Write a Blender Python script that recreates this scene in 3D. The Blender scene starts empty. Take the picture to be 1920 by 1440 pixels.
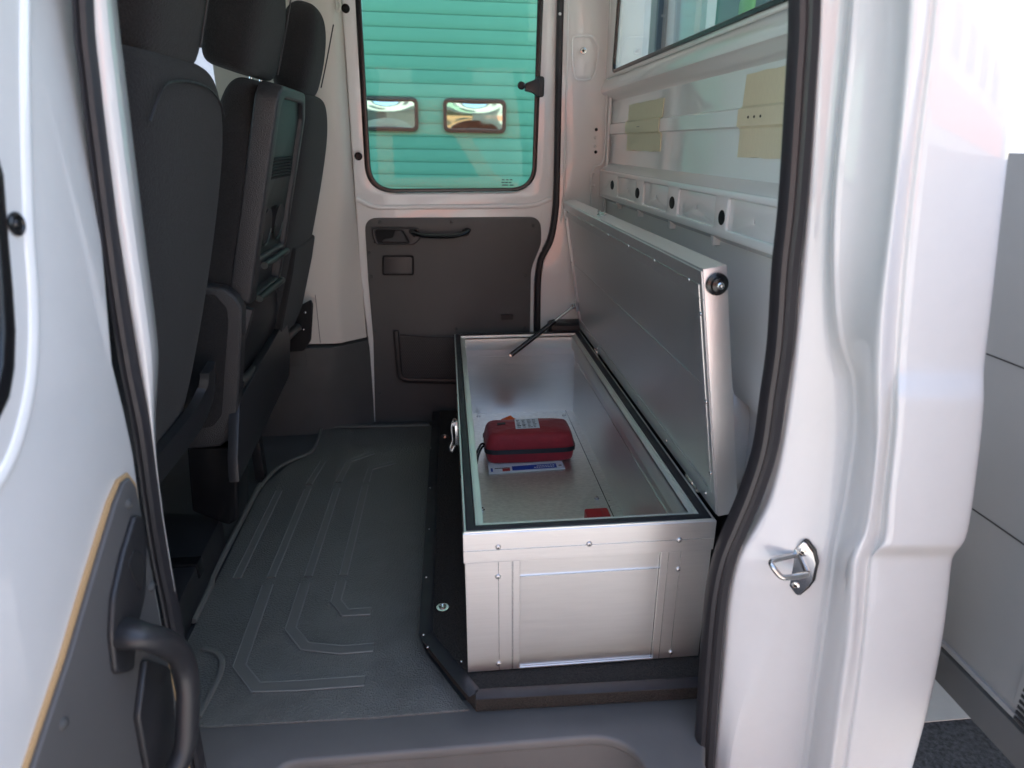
import bpy, bmesh, math, random
from mathutils import Vector, Matrix
random.seed(7)
S = bpy.context.scene
COL = S.collection
R = math.radians

# ------------------------------------------------------------------ camera, sky, sun, exposure
FPX = 1227.0
PITCH, YAW = R(20.2), R(5.5)
EYE = Vector((0, 0, 1.16))
_s, _c, _st, _ct = math.sin(YAW), math.cos(YAW), math.sin(PITCH), math.cos(PITCH)
FWD = Vector((_s*_ct, _c*_ct, -_st)); RGT = Vector((_c, -_s, 0)); UPV = RGT.cross(FWD)
cam = bpy.data.cameras.new('camera'); co = bpy.data.objects.new('camera', cam); COL.objects.link(co)
co.location = EYE
co.rotation_euler = Matrix((RGT, UPV, -FWD)).transposed().to_euler()
cam.sensor_width = 36; cam.lens = FPX*36/1920; cam.clip_start = .01; cam.clip_end = 600
cam.dof.use_dof = True; cam.dof.focus_distance = 1.9; cam.dof.aperture_fstop = 3.2
S.camera = co
W = bpy.data.worlds.new('World'); S.world = W; W.use_nodes = True
nt = W.node_tree; bg = nt.nodes['Background']; sky = nt.nodes.new('ShaderNodeTexSky')
SUN_EL, SUN_AZ = R(55), R(22)          # azimuth measured from +y towards +x
sky.sky_type = 'NISHITA'; sky.sun_disc = False; sky.sun_elevation = SUN_EL; sky.sun_rotation = SUN_AZ
sky.altitude = 100; sky.air_density = 1.0; sky.dust_density = 3.0; sky.ozone_density = .6
nt.links.new(sky.outputs[0], bg.inputs[0]); bg.inputs[1].default_value = .15
sun = bpy.data.lights.new('sun', 'SUN'); so = bpy.data.objects.new('sun', sun); COL.objects.link(so)
sun.energy = 4.0; sun.angle = R(.5); sun.color = (1, .94, .85)
sd = Vector((math.sin(SUN_AZ)*math.cos(SUN_EL), math.cos(SUN_AZ)*math.cos(SUN_EL), math.sin(SUN_EL)))
so.rotation_euler = sd.to_track_quat('Z', 'Y').to_euler(); so.location = (0, 8, 12)
S.view_settings.view_transform = 'Standard'; S.view_settings.look = 'None'
S.view_settings.exposure = 2.46; S.view_settings.gamma = 1

# ------------------------------------------------------------------ helpers
def ray(px, py):
    return FWD + RGT*((px-960)/FPX) - UPV*((py-720)/FPX)
def at(px, py, x=None, y=None, z=None):
    """where the sight line through a spot of the survey photo meets a real plane of the van"""
    d = ray(px, py)
    t = x/d.x if x is not None else y/d.y if y is not None else (z-EYE.z)/d.z
    return EYE + d*t
MATS = {}
def material(name, col, rough=.5, metal=0, coat=0, bump=0, bscale=200, bdist=.001, var=0, vscale=8, stretch=None,
             rvar=0, voro=False, spec=.5, sheen=0, trans=0, coatr=.05, aniso=0):
    m = bpy.data.materials.new(name); m.use_nodes = True; n = m.node_tree.nodes; l = m.node_tree.links
    b = n['Principled BSDF']
    b.inputs['Base Color'].default_value = (*col, 1); b.inputs['Roughness'].default_value = rough
    b.inputs['Metallic'].default_value = metal; b.inputs['Coat Weight'].default_value = coat
    b.inputs['Coat Roughness'].default_value = coatr; b.inputs['Specular IOR Level'].default_value = spec
    b.inputs['Sheen Weight'].default_value = sheen; b.inputs['Transmission Weight'].default_value = trans
    if aniso: b.inputs['Anisotropic'].default_value = aniso
    tc = n.new('ShaderNodeTexCoord'); mp = n.new('ShaderNodeMapping'); l.new(tc.outputs['Object'], mp.inputs[0])
    if stretch: mp.inputs['Scale'].default_value = stretch
    if bump:
        t = n.new('ShaderNodeTexVoronoi' if voro else 'ShaderNodeTexNoise'); t.inputs['Scale'].default_value = bscale
        if not voro: t.inputs['Detail'].default_value = 4
        bu = n.new('ShaderNodeBump'); bu.inputs['Strength'].default_value = bump; bu.inputs['Distance'].default_value = bdist
        l.new(mp.outputs[0], t.inputs['Vector']); l.new(t.outputs[0], bu.inputs['Height']); l.new(bu.outputs[0], b.inputs['Normal'])
    if var or rvar:
        t = n.new('ShaderNodeTexNoise'); t.inputs['Scale'].default_value = vscale; t.inputs['Detail'].default_value = 6
        t.inputs['Roughness'].default_value = .62
        l.new(mp.outputs[0], t.inputs['Vector'])
        if var:
            r = n.new('ShaderNodeValToRGB'); r.color_ramp.elements[0].position = .3; r.color_ramp.elements[1].position = .7
            r.color_ramp.elements[0].color = (*[max(0, c*(1-var)) for c in col], 1)
            r.color_ramp.elements[1].color = (*[min(1, c*(1+var)) for c in col], 1)
            l.new(t.outputs[0], r.inputs[0]); l.new(r.outputs[0], b.inputs['Base Color'])
        if rvar:
            k = n.new('ShaderNodeMapRange'); k.inputs[1].default_value = .3; k.inputs[2].default_value = .7
            k.inputs[3].default_value = max(0, rough-rvar); k.inputs[4].default_value = min(1, rough+rvar)
            l.new(t.outputs[0], k.inputs[0]); l.new(k.outputs[0], b.inputs['Roughness'])
    MATS[name] = m
    return m
M_PAINT = material('white_paint', (.775, .77, .75), .30, coat=.9, bump=.03, bscale=6, bdist=.003, coatr=.03)
M_PAINT_DIM = material('white_paint_dimmed', (.60, .592, .575), .42, spec=.3, coat=1, coatr=.015, var=.012, vscale=30)  # same van white as inside, darkened to offset the stronger light outdoors
M_BEIGE = material('cream_pillar_plastic', (.60, .56, .50), .55, bump=.25, bscale=900, bdist=.0004)
M_GREYTRIM = material('grey_trim_plastic', (.068, .068, .067), .55, bump=.4, bscale=700, bdist=.0006, var=.08)
M_CARD = material('grey_door_board', (.08, .078, .077), .55, bump=.25, bscale=1200, bdist=.0004, var=.06, vscale=3)
M_SILL = material('sill_plastic', (.125, .116, .108), .5, bump=.4, bscale=600, bdist=.0006, var=.08, vscale=5)
M_DARK = material('dark_plastic', (.019, .019, .021), .42, bump=.3, bscale=900, bdist=.0005)
M_GRAIN = material('grained_plastic', (.026, .025, .027), .42, bump=.8, bscale=330, bdist=.0014, voro=True)
M_TRAY = material('tray_plastic', (.018, .026, .024), .5, bump=.15, bscale=900, bdist=.0004)
M_FABRIC = material('black_seat_fabric', (.0145, .0135, .014), .9, bump=1, bscale=330, bdist=.0035, sheen=.08, spec=.3, var=.35, vscale=240)
M_RUBBER = material('black_rubber', (.018, .017, .02), .5, bump=.15, bscale=60, bdist=.001, rvar=.08, vscale=20)
M_SEAL = material('door_seal_rubber', (.022, .020, .022), .38, bump=.1, bscale=40, bdist=.001)
M_MAT = material('ribbed_rubber_mat', (.135, .132, .118), .40, bump=.8, bscale=210, bdist=.0024, voro=True, rvar=.10, vscale=14, var=.16)
M_MATRIB = material('mat_rib', (.14, .136, .122), .42, bump=.25, bscale=330, bdist=.0018, voro=True)
M_RIBEDGE = material('rib_edge_highlight', (.21, .206, .19), .40)  # lighter than the ribs: a highlight painted along their edges
M_CARPET = material('black_carpet', (.028, .023, .019), 1, bump=1, bscale=260, bdist=.006, var=.6, vscale=260)
M_ALU = material('brushed_aluminium', (.80, .785, .77), .42, metal=1, bump=.03, bscale=30, bdist=.0003, stretch=(1, 1, 30), rvar=.02, vscale=9, var=.03)
M_ALUH = material('brushed_aluminium_sheet', (.80, .785, .765), .40, metal=1, bump=0, bscale=30, bdist=.0003, stretch=(1, 1, 14), rvar=.015, vscale=9, var=.025)
M_ALULID = material('lid_aluminium', (.80, .805, .81), .44, metal=1, bump=.08, bscale=14, bdist=.001, stretch=(1, .12, 1), rvar=.03, vscale=4)
M_ALUEDGE = material('mill_aluminium', (.80, .80, .75), .40, metal=.75, bump=.1, bscale=120, bdist=.0004, rvar=.08, vscale=12)
M_GALV = material('scuffed_aluminium_floor', (.80, .80, .77), .40, metal=1, bump=.06, bscale=160, bdist=.0003, stretch=(1, 3, 1), rvar=.04, vscale=60, var=.14)
M_RIVET = material('rivet_aluminium', (.62, .62, .61), .38, metal=1)
M_STEEL = material('polished_steel', (.62, .60, .58), .16, metal=1, bump=.1, bscale=300, bdist=.0003)
M_CHROME = material('bright_zinc', (.75, .75, .74), .2, metal=1)
M_BLACK = material('gloss_black', (.008, .008, .009), .25)
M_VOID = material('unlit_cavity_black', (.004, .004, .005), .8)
M_RED = material('red_nylon', (.33, .012, .022), .62, bump=.6, bscale=35, bdist=.006, sheen=.2, var=.12, vscale=20)
M_REDPLASTIC = material('red_plastic', (.45, .015, .02), .35)
M_ORANGE = material('orange_cloth', (.85, .13, .02), .6)
M_WHITEPAPER = material('white_paper', (.72, .74, .78), .6)
M_BLUE = material('blue_print', (.015, .06, .36), .6)
M_REDPRINT = material('red_print', (.4, .03, .03), .6)
M_INK = material('black_print', (.02, .02, .03), .7)
M_PAD = material('tan_damping_pad', (.72, .66, .47), .85, bump=.8, bscale=25, bdist=.002, stretch=(1, 14, 1), var=.06, vscale=60)
M_TAN = material('tan_hardboard_edge', (.42, .27, .13), .8)
M_GREEN = material('green_painted_steel', (.17, .46, .335), .5, bump=.15, bscale=40, bdist=.001, var=.05, vscale=2)
M_GSEAM = material('green_seam', (.03, .22, .14), .7)
M_WALLEXT = material('yellow_render_wall', (.62, .62, .58), .9, bump=.5, bscale=60, bdist=.004, var=.1)
M_ASPHALT = material('asphalt', (.05, .05, .052), .8, bump=1, bscale=90, bdist=.012, var=.9, vscale=75)
M_MARK = material('white_road_paint', (.62, .58, .50), .8, bump=.4, bscale=80, bdist=.003, var=.05, vscale=10)
M_GREYDOOR = material('grey_box_paint', (.21, .21, .205), .42, bump=.12, bscale=9, bdist=.003, var=.06, vscale=2.5)
M_SLATE = material('blue_grey_panel', (.07, .10, .12), .4)
M_LIME = material('lime_reflector', (.25, .62, .12), .4)
M_BRICKRED = material('red_painted_wall', (.42, .13, .08), .7)
M_YWHITE = material('white_rendered_wall', (.60, .585, .56), .8)
M_CLAD = material('grey_cladding', (.27, .27, .265), .7, var=.1, vscale=.4)
M_DKGLASS = material('dark_window', (.03, .04, .05), .08)
def glass(name, tint, rough=0.0):
    m = bpy.data.materials.new(name); m.use_nodes = True; n = m.node_tree.nodes; l = m.node_tree.links
    n.remove(n['Principled BSDF']); o = n['Material Output']
    t = n.new('ShaderNodeBsdfTransparent'); t.inputs[0].default_value = (*tint, 1)
    g = n.new('ShaderNodeBsdfGlossy'); g.inputs['Roughness'].default_value = .01; g.inputs[0].default_value = (.95, 1, .97, 1)
    f = n.new('ShaderNodeLayerWeight'); f.inputs[0].default_value = .5
    p = n.new('ShaderNodeMath'); p.operation = 'POWER'; p.inputs[1].default_value = 4; l.new(f.outputs['Facing'], p.inputs[0])
    q = n.new('ShaderNodeMath'); q.operation = 'MULTIPLY_ADD'; q.inputs[1].default_value = .8; q.inputs[2].default_value = .016; l.new(p.outputs[0], q.inputs[0])
    x = n.new('ShaderNodeMixShader'); l.new(q.outputs[0], x.inputs[0]); l.new(t.outputs[0], x.inputs[1]); l.new(g.outputs[0], x.inputs[2])
    l.new(x.outputs[0], o.inputs[0]); return m
M_GLASS = glass('tinted_window_glass', (.72, .88, .80))
M_GLASSCLR = glass('windscreen_glass', (.82, .90, .88))

VARIANT = {}
def link(name, me, mat, parent=None, smooth=True, loc=None, rot=None):
    if me.materials and mat is not None and me.materials[0] != mat:      # shared mesh in another material
        key = (me.name, mat.name)
        if key not in VARIANT:
            m2 = me.copy(); m2.materials.clear(); m2.materials.append(mat); VARIANT[key] = m2
        me = VARIANT[key]
    o = bpy.data.objects.new(name, me); COL.objects.link(o)
    if mat is not None and not me.materials: me.materials.append(mat)
    if smooth and not me.get('sm'):
        for p in me.polygons: p.use_smooth = True
        me.set_sharp_from_angle(angle=R(35)); me['sm'] = 1
    if loc is not None: o.location = loc
    if rot is not None: o.rotation_euler = rot
    if parent is not None:
        o.parent = parent
        if parent.type == 'EMPTY': o.matrix_parent_inverse = Matrix.Translation(-Vector(parent.location))
        elif tuple(parent.location) != (0, 0, 0): o.matrix_parent_inverse = (Matrix.Translation(parent.location) @ parent.rotation_euler.to_matrix().to_4x4()).inverted()
    return o
def thing(name, label, cat, loc, group=None):
    o = bpy.data.objects.new(name, None); COL.objects.link(o); o.location = loc; o.empty_display_size = .1
    o['label'] = label; o['category'] = cat
    if group: o['group'] = group
    return o
def tag(o, label, cat, group=None):
    o['label'] = label; o['category'] = cat
    if group: o['group'] = group
    return o
def mesh(name, vs, fs):
    me = bpy.data.meshes.new(name); me.from_pydata([tuple(v) for v in vs], [], fs); me.update()
    bm = bmesh.new(); bm.from_mesh(me); bmesh.ops.recalc_face_normals(bm, faces=bm.faces); bm.to_mesh(me); bm.free()
    return me
def bevel_mesh(me, w, seg=2, ang=30):
    bm = bmesh.new(); bm.from_mesh(me)
    es = [e for e in bm.edges if len(e.link_faces) == 2 and e.calc_face_angle() > R(ang)]
    bmesh.ops.bevel(bm, geom=es, offset=w, segments=seg, profile=.6, affect='EDGES', clamp_overlap=True)
    bm.to_mesh(me); bm.free(); return me
def box(name, x0, x1, y0, y1, z0, z1, mat, parent=None, bev=0, seg=2, T=None):
    vs = [Vector((x, y, z)) for x in (x0, x1) for y in (y0, y1) for z in (z0, z1)]
    if T is not None: vs = [T @ v for v in vs]
    me = mesh(name, vs, [(0, 1, 3, 2), (4, 6, 7, 5), (0, 4, 5, 1), (2, 3, 7, 6), (0, 2, 6, 4), (1, 5, 7, 3)])
    if bev: bevel_mesh(me, bev, seg)
    return link(name, me, mat, parent)
def prism(name, pts, d, mat, parent=None, bev=0, seg=2):
    pts = [Vector(p) for p in pts]; d = Vector(d); n = len(pts)
    me = mesh(name, pts+[p+d for p in pts], [tuple(range(n)), tuple(range(n, 2*n))]+[(i, (i+1) % n, n+(i+1) % n, n+i) for i in range(n)])
    if bev: bevel_mesh(me, bev, seg)
    return link(name, me, mat, parent)
def roundpoly(pts, r, n=5):
    out = []; k = len(pts)
    for i in range(k):
        p, a, b = Vector(pts[i]), Vector(pts[i-1]), Vector(pts[(i+1) % k])
        rr = r[i] if isinstance(r, (list, tuple)) else r
        if rr <= 0: out.append(tuple(p)); continue
        da, db = (a-p), (b-p); rr2 = min(rr, da.length*.48, db.length*.48)
        A, B = p+da.normalized()*rr2, p+db.normalized()*rr2
        for j in range(n+1):
            t = j/n; q = A*(1-t)**2+p*2*t*(1-t)+B*t*t; out.append(tuple(q))
    return out
def basis(o, ax, ay):
    ax, ay = Vector(ax).normalized(), Vector(ay).normalized(); n = ax.cross(ay)
    m = Matrix((ax, ay, n)).transposed().to_4x4(); m.translation = Vector(o); return m
def PY(y): return basis((0, y, 0), (1, 0, 0), (0, 0, 1))           # local x=x, y=z, normal towards the near side
def PX(x): return basis((x, 0, 0), (0, -1, 0), (0, 0, 1))          # local x=-y, y=z, normal towards the cab
def PZ(z): return basis((0, 0, z), (1, 0, 0), (0, 1, 0))
def plate_me(name, outer, holes, thick, bev, T):
    cu = bpy.data.curves.new(name, 'CURVE'); cu.dimensions = '2D'; cu.fill_mode = 'BOTH'
    cu.extrude = max(thick/2-bev, 0); cu.bevel_depth = bev; cu.bevel_resolution = 2; cu.offset = -bev
    for lp in [outer]+list(holes):
        sp = cu.splines.new('POLY'); sp.points.add(len(lp)-1); sp.use_cyclic_u = True
        for i, p in enumerate(lp): sp.points[i].co = (p[0], p[1], 0, 1)
    o = bpy.data.objects.new('t', cu); COL.objects.link(o); dg = bpy.context.evaluated_depsgraph_get()
    me = bpy.data.meshes.new_from_object(o.evaluated_get(dg)); bpy.data.objects.remove(o); bpy.data.curves.remove(cu)
    me.name = name; me.materials.clear(); me.transform(T @ Matrix.Translation((0, 0, -thick/2)))
    bm = bmesh.new(); bm.from_mesh(me); bmesh.ops.remove_doubles(bm, verts=bm.verts, dist=1e-5)
    bmesh.ops.recalc_face_normals(bm, faces=bm.faces); bm.to_mesh(me); bm.free()
    return me
def plate(name, outer, holes, thick, bev, T, mat, parent=None):
    return link(name, plate_me(name, outer, holes, thick, bev, T), mat, parent)
def rect(x0, x1, y0, y1, r=0, n=5):
    p = [(x0, y0), (x1, y0), (x1, y1), (x0, y1)]
    return roundpoly(p, r, n) if r else p
def oval(cx, cy, rx, ry, n=20):
    return [(cx+rx*math.cos(2*math.pi*i/n), cy+ry*math.sin(2*math.pi*i/n)) for i in range(n)]
def smooth_path(pts, n=6):
    pts = [Vector(p) for p in pts]; out = []
    for i in range(len(pts)-1):
        p0 = pts[max(i-1, 0)]; p1 = pts[i]; p2 = pts[i+1]; p3 = pts[min(i+2, len(pts)-1)]
        for j in range(n):
            t = j/n
            out.append(.5*((2*p1)+(p2-p0)*t+(2*p0-5*p1+4*p2-p3)*t*t+(3*p1-p0-3*p2+p3)*t**3))
    out.append(pts[-1]); return out
def sweep(name, path, prof, normal, mat, parent=None, closed=False, scale=None):
    path = [Vector(p) for p in path]; N = Vector(normal).normalized(); n = len(path); k = len(prof); vs = []
    for i, p in enumerate(path):
        a = path[i-1] if (i > 0 or closed) else path[i]; b = path[(i+1) % n] if (i < n-1 or closed) else path[i]
        t = (b-a).normalized(); side = t.cross(N).normalized(); nn = side.cross(t).normalized()
        s = scale[i] if scale else 1
        for (u, v) in prof: vs.append(p+side*u*s+nn*v*s)
    fs = []
    for i in range(n if closed else n-1):
        for j in range(k):
            fs.append((i*k+j, i*k+(j+1) % k, ((i+1) % n)*k+(j+1) % k, ((i+1) % n)*k+j))
    if not closed: fs += [tuple(range(k)), tuple(range((n-1)*k, n*k))]
    return link(name, mesh(name, vs, fs), mat, parent)
def circ(r, n=12, rx=None): return [(r*math.cos(2*math.pi*i/n), (rx or r)*math.sin(2*math.pi*i/n)) for i in range(n)]
def tube(name, path, r, mat, parent=None, n=12, normal=None, closed=False):
    path = [Vector(p) for p in path]
    if normal is None:
        d = (path[-1]-path[0]); normal = (0, 0, 1) if abs(d.normalized().z) < .9 else (0, 1, 0)
    return sweep(name, path, circ(r, n), normal, mat, parent, closed)
def lathe_me(name, prof, n=16):
    vs, fs = [], []; k = len(prof)
    for i in range(n):
        a = 2*math.pi*i/n
        for (r, z) in prof: vs.append((r*math.cos(a), r*math.sin(a), z))
    for i in range(n):
        for j in range(k-1): fs.append((i*k+j, ((i+1) % n)*k+j, ((i+1) % n)*k+j+1, i*k+j+1))
    fs += [tuple(i*k for i in range(n)), tuple(i*k+k-1 for i in range(n))]
    return mesh(name, vs, fs)
def face_rot(nrm): return Vector(nrm).to_track_quat('Z', 'Y').to_euler()
def loft(name, rings, mat, parent=None, sub=0, cap=True, closed=True):
    k = len(rings[0]); vs = [v for r in rings for v in r]; fs = []
    for i in range(len(rings)-1):
        for j in range(k if closed else k-1): fs.append((i*k+j, i*k+(j+1) % k, (i+1)*k+(j+1) % k, (i+1)*k+j))
    if cap and closed: fs += [tuple(range(k)), tuple(range((len(rings)-1)*k, len(rings)*k))]
    o = link(name, mesh(name, vs, fs), mat, parent, smooth=True)
    if sub:
        for p in o.data.polygons: p.use_smooth = True
        m = o.modifiers.new('s', 'SUBSURF'); m.levels = sub; m.render_levels = sub
    return o
def struct(o): o['kind'] = 'structure'; return o
RIV = lathe_me('rivet', [(.0065, 0), (.0065, .0008), (.0055, .0026), (.0035, .0038), (.0018, .004), (.0015, .0028)], 14)
RIVS = lathe_me('rivet_small', [(.0042, 0), (.0040, .001), (.0028, .0022), (.001, .0026)], 10)
PLUG = lathe_me('plug', [(.014, 0), (.014, .002), (.011, .004), (.009, .0015), (.006, .0015), (.004, .004), (.0005, .004)], 18)
SCREW = lathe_me('screw_head', [(.009, 0), (.0088, .0015), (.006, .004), (.002, .005), (.0005, .005)], 12)
BOLT = lathe_me('bolt_head', [(.009, 0), (.009, .001), (.0055, .0012), (.0055, .006), (.0045, .0075), (.0005, .0075)], 6)
WASH = lathe_me('washer_bolt', [(.017, 0), (.0165, .002), (.010, .0025), (.009, .006), (.006, .0068), (.003, .004), (.0005, .004)], 20)
def put(name, me, mat, parent, loc, nrm, sc=1):
    o = link(name, me, mat, parent, loc=loc, rot=face_rot(nrm))
    if sc != 1: o.scale = (sc,)*3
    return o
def P2(pts, y): return [(lambda v: (v.x, v.z))(at(*p, y=y)) for p in pts]
def PXL(pts, x): return [(lambda v: (-v.y, v.z))(at(*p, x=x)) for p in pts]

# ------------------------------------------------------------------ setting outside
GZ = -.75
g = box('ground', -150, 150, -150, 150, GZ-.2, GZ, M_ASPHALT); struct(g)
mk = box('road_marking', 1.55, 2.9, 1.60, 2.6, GZ-.01, GZ+.004, M_MARK); struct(mk)

pv = box('fill_pavement', -60, 60, -60, -.6, GZ-.02, GZ+.004, material('pale_fill_paving', (.39, .385, .37), .9, bump=.4, bscale=30, bdist=.004, var=.08, vscale=3)); struct(pv)  # unseen pale surface, added to bounce fill light into the van
# building with the green sectional door, seen through the far window
bw = thing('garage_building', 'rendered building wall framing the green sectional door seen through the far window', 'building', (0, 7, GZ))
box('wall', -14, -1.3, 6.9, 7.2, GZ, 11.25, M_WALLEXT, bw)  # walls carried up out of view to keep direct sun off the van
box('wall', 1.4, 5.4, 6.9, 7.2, GZ, 11.25, M_WALLEXT, bw)
box('lintel', -1.3, 1.4, 6.9, 7.2, 3.3, 11.25, M_WALLEXT, bw)
box('roof', -14, 5.4, 6.7, 14, 11.25, 11.45, M_DARK, bw)
gd = thing('garage_door', 'green sectional garage door of horizontal slats with two small oblong windows', 'garage door', (0, 6.8, GZ))
ROT = Matrix.Translation((0, 6.8, 1.3)) @ Matrix.Rotation(R(1.05), 4, 'Y') @ Matrix.Translation((0, -6.8, -1.3))
PITCHG = .1165
slat_me = None
wins = [(-.545, .03), (.292, .012)]
wz0, wz1 = 1.27, 1.55
for i in range(-16, 22):
    z0 = 1.335+i*PITCHG
    vs = []; prof = [(-.000, .0), (.003, .008), (.002, .05), (.002, .07), (.0, PITCHG-.004), (-.022, PITCHG-.002), (-.022, 0)]
    if slat_me is None:
        for x in (-1.3, 1.4):
            for (d, z) in prof: vs.append((x, -d, z))
        k = len(prof)
        slat_me = mesh('slat', vs, [tuple(range(k)), tuple(range(k, 2*k))]+[(j, (j+1) % k, k+(j+1) % k, k+j) for j in range(k)])
    o = link('slat', slat_me, M_GREEN, gd)
    o.location = ROT @ Vector((0, 6.8, z0)); o.rotation_euler = (0, R(1.05), 0)
bk = box('backing_sheet', -1.3, 1.4, 6.83, 6.86, GZ, 3.3, M_GSEAM, gd)
for (cx, _) in wins:
    c = ROT @ Vector((cx, 6.8, 1.41)); hw, hh = .30, .152
    T = PY(6.758) @ Matrix.Translation((c.x, c.z, 0)) @ Matrix.Rotation(R(-1.05), 4, 'Z')
    fr = plate('window', rect(-hw, hw, -hh, hh, .06), [rect(-hw+.035, hw-.035, -hh+.035, hh-.035, .035)], .03, .006, T, M_DARK, gd)
    pm = bpy.data.meshes.new('pane'); nx, nz = 16, 8; vs, fs = [], []
    for a in range(nx+1):
        for b in range(nz+1):
            u, v = a/nx*2-1, b/nz*2-1
            vs.append(T @ Vector((u*(hw-.03), v*(hh-.03), -.018-.014*(u*u+v*v)*(.6+.4*math.cos(3*u)))))
    for a in range(nx):
        for b in range(nz): fs.append((a*(nz+1)+b, (a+1)*(nz+1)+b, (a+1)*(nz+1)+b+1, a*(nz+1)+b+1))
    pm = mesh('pane', vs, fs)
    mm = MATS.get('mirror_pane') or material('mirror_pane', (.9, .88, .86), .06, metal=1)
    link('pane', pm, mm, fr)

# across the yard, behind the photographer: what the paint and the panes mirror
yb = thing('yard_building', 'long grey hall with a red band mirrored in the garage door window', 'building', (0, -16, GZ))
box('wall', -30, 30, -16.4, -16, GZ, 8.5, M_CLAD, yb)
box('wall_band', -30, 30, -16.0, -15.96, 1.3, 2.4, M_BRICKRED, yb)
for i in range(-6, 7): box('window', i*3.4-.9, i*3.4+.9, -15.99, -15.95, 2.9, 4.0, M_DKGLASS, yb); box('window', i*3.4-.9, i*3.4+.9, -15.99, -15.95, 5.6, 6.9, M_DKGLASS, yb)
box('roof', -30.3, 30.3, -20, -15.7, 8.5, 8.8, M_DARK, yb)
def lorry(x, y, mat, lab, name):
    t = thing(name, lab, 'van', (x, y, GZ))
    prof = [(-2.6, .35), (2.2, .35), (2.75, .6), (2.8, 1.1), (2.1, 1.35), (1.5, 2.25), (-2.6, 2.3)]
    prism('body', [(x+a, y-.9, GZ+b) for a, b in prof], (0, 1.8, 0), mat, t, .08, 3)
    prism('side_window', [(x+a, y+.905, GZ+b) for a, b in [(.3, 1.35), (1.8, 1.35), (1.35, 2.05), (.3, 2.05)]], (0, .01, 0), M_DKGLASS, t)
    for wx in (-1.7, 1.75):
        w = lathe_me('wheel', [(.2, -.1), (.34, -.1), (.36, 0), (.34, .1), (.2, .1)], 20)
        put('wheel', w, M_RUBBER, t, (x+wx, y+.9, GZ+.36), (0, 1, 0))
lorry(-1.2, -7.5, M_BRICKRED, 'red van mirrored in the right garage door window', 'parked_van')
lorry(-8.2, -8, M_YWHITE, 'white van mirrored at the left of the garage door window', 'parked_van')

# things standing behind the cab, seen through the rear window
def rearpost(y0, y1, x0, x1, mat, lab, cat, name, z1=2.2, z0=.211):
    o = box(name, x0, x1, y0, y1, z0, z1, mat, None, .008); tag(o, lab, cat); return o

# ------------------------------------------------------------------ the van
FY = 2.867      # plane of the far side door
RX = .653       # plane of the rear wall
van = thing('crew_cab_van', 'white crew cab van seen through its open near side door', 'van', (0, 1.95, GZ))
# floor
fl = box('floor_pan', -2.3, .70, 1.12, 3.0, -.10, -.066, M_GREYTRIM, van)
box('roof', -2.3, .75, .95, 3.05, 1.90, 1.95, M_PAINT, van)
# windscreen, dashboard and far front door: only slits of them show between the headrests
prism('windscreen', [(-2.35, 1.02, 1.0), (-2.35, 2.95, 1.0), (-1.75, 2.9, 1.9), (-1.75, 1.06, 1.9)], (-.006, 0, -.006), M_GLASSCLR, van)
prism('dashboard', [(-2.35, 1.0, -.1), (-1.55, 1.0, -.1), (-1.5, 1.0, .75), (-1.75, 1.0, .98), (-2.35, 1.0, .99)], (0, 1.95, 0), M_DARK, van, .04)
# far side wall: front part with front-door window, rear part with door opening
d_out = [(632, -420), (640, 0), (665, 365), (676, 520), (690, 640), (700, 785), (704, 830), (1000, 830), (1001, 620), (1003, 520), (1012, 480), (1030, 440), (1036, 400), (1040, 340), (1052, 0), (1062, -420)]
door_out = P2(d_out, FY)
wall_out = [(-.36, -.1), (.80, -.1), (.80, 1.9), (-.36, 1.9)]
seal_line_px = [(1066, -420), (1050, 0), (1043, 340), (1040, 400), (1031, 450), (1013, 487), (1008, 530), (1007, 620), (1007, 800)]
hole = [(p[0], p[1]) for p in P2([(1067, -300), (1052, 0), (1047, 340), (1044, 405), (1036, 451), (1018, 489), (1013, 530), (1012, 620), (1011, 800)], FY)]
far_r = [(x, z) for x, z in hole]+[(.80, -.1), (.80, 1.9)]
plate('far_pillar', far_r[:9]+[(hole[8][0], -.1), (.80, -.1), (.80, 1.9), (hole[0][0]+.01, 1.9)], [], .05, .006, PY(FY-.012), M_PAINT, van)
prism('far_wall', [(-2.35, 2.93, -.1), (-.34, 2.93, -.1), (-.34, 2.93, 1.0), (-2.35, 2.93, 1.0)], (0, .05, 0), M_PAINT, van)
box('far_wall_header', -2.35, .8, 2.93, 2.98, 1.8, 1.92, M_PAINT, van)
# far seal
sw = [(-.011, -.004), (-.011, .012), (-.004, .016), (.004, .016), (.011, .012), (.011, -.004)]
slp = [at(*p, y=FY) for p in seal_line_px]
sweep('far_door_seal', smooth_path(slp, 4), [(a*1.15, b*1.6) for a, b in sw], (0, -1, 0), M_RUBBER, van)
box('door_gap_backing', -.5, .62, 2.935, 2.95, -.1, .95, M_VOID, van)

# far side door
dr = plate('side_door', door_out, [P2(roundpoly([(658, -380), (668, 0), (690, 330), (722, 362), (975, 360), (1003, 335), (1014, 0), (1020, -380)], [0, 0, 26, 26, 26, 26, 0, 0], 6), FY)], .05, .009, PY(FY), M_PAINT, van)
dr['label'] = 'closed far side door with window'
gk_out = P2(roundpoly([(657, -420), (666, 0), (686, 362), (1005, 359), (1019, 0), (1027, -420)], [0, 0, 55, 50, 0, 0], 10), FY)
gk_in = P2(roundpoly([(669, -390), (677, 0), (697, 354), (997, 352), (1008, 0), (1015, -390)], [0, 0, 46, 42, 0, 0], 10), FY)
plate('window_gasket', gk_out, [gk_in], .016, .004, PY(FY-.004), M_BLACK, dr)
prism('window_glass', [at(*p, y=FY+.005) for p in [(664, -400), (692, 357), (1001, 356), (1020, -400)]], (0, .004, 0), M_GLASS, dr)
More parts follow.
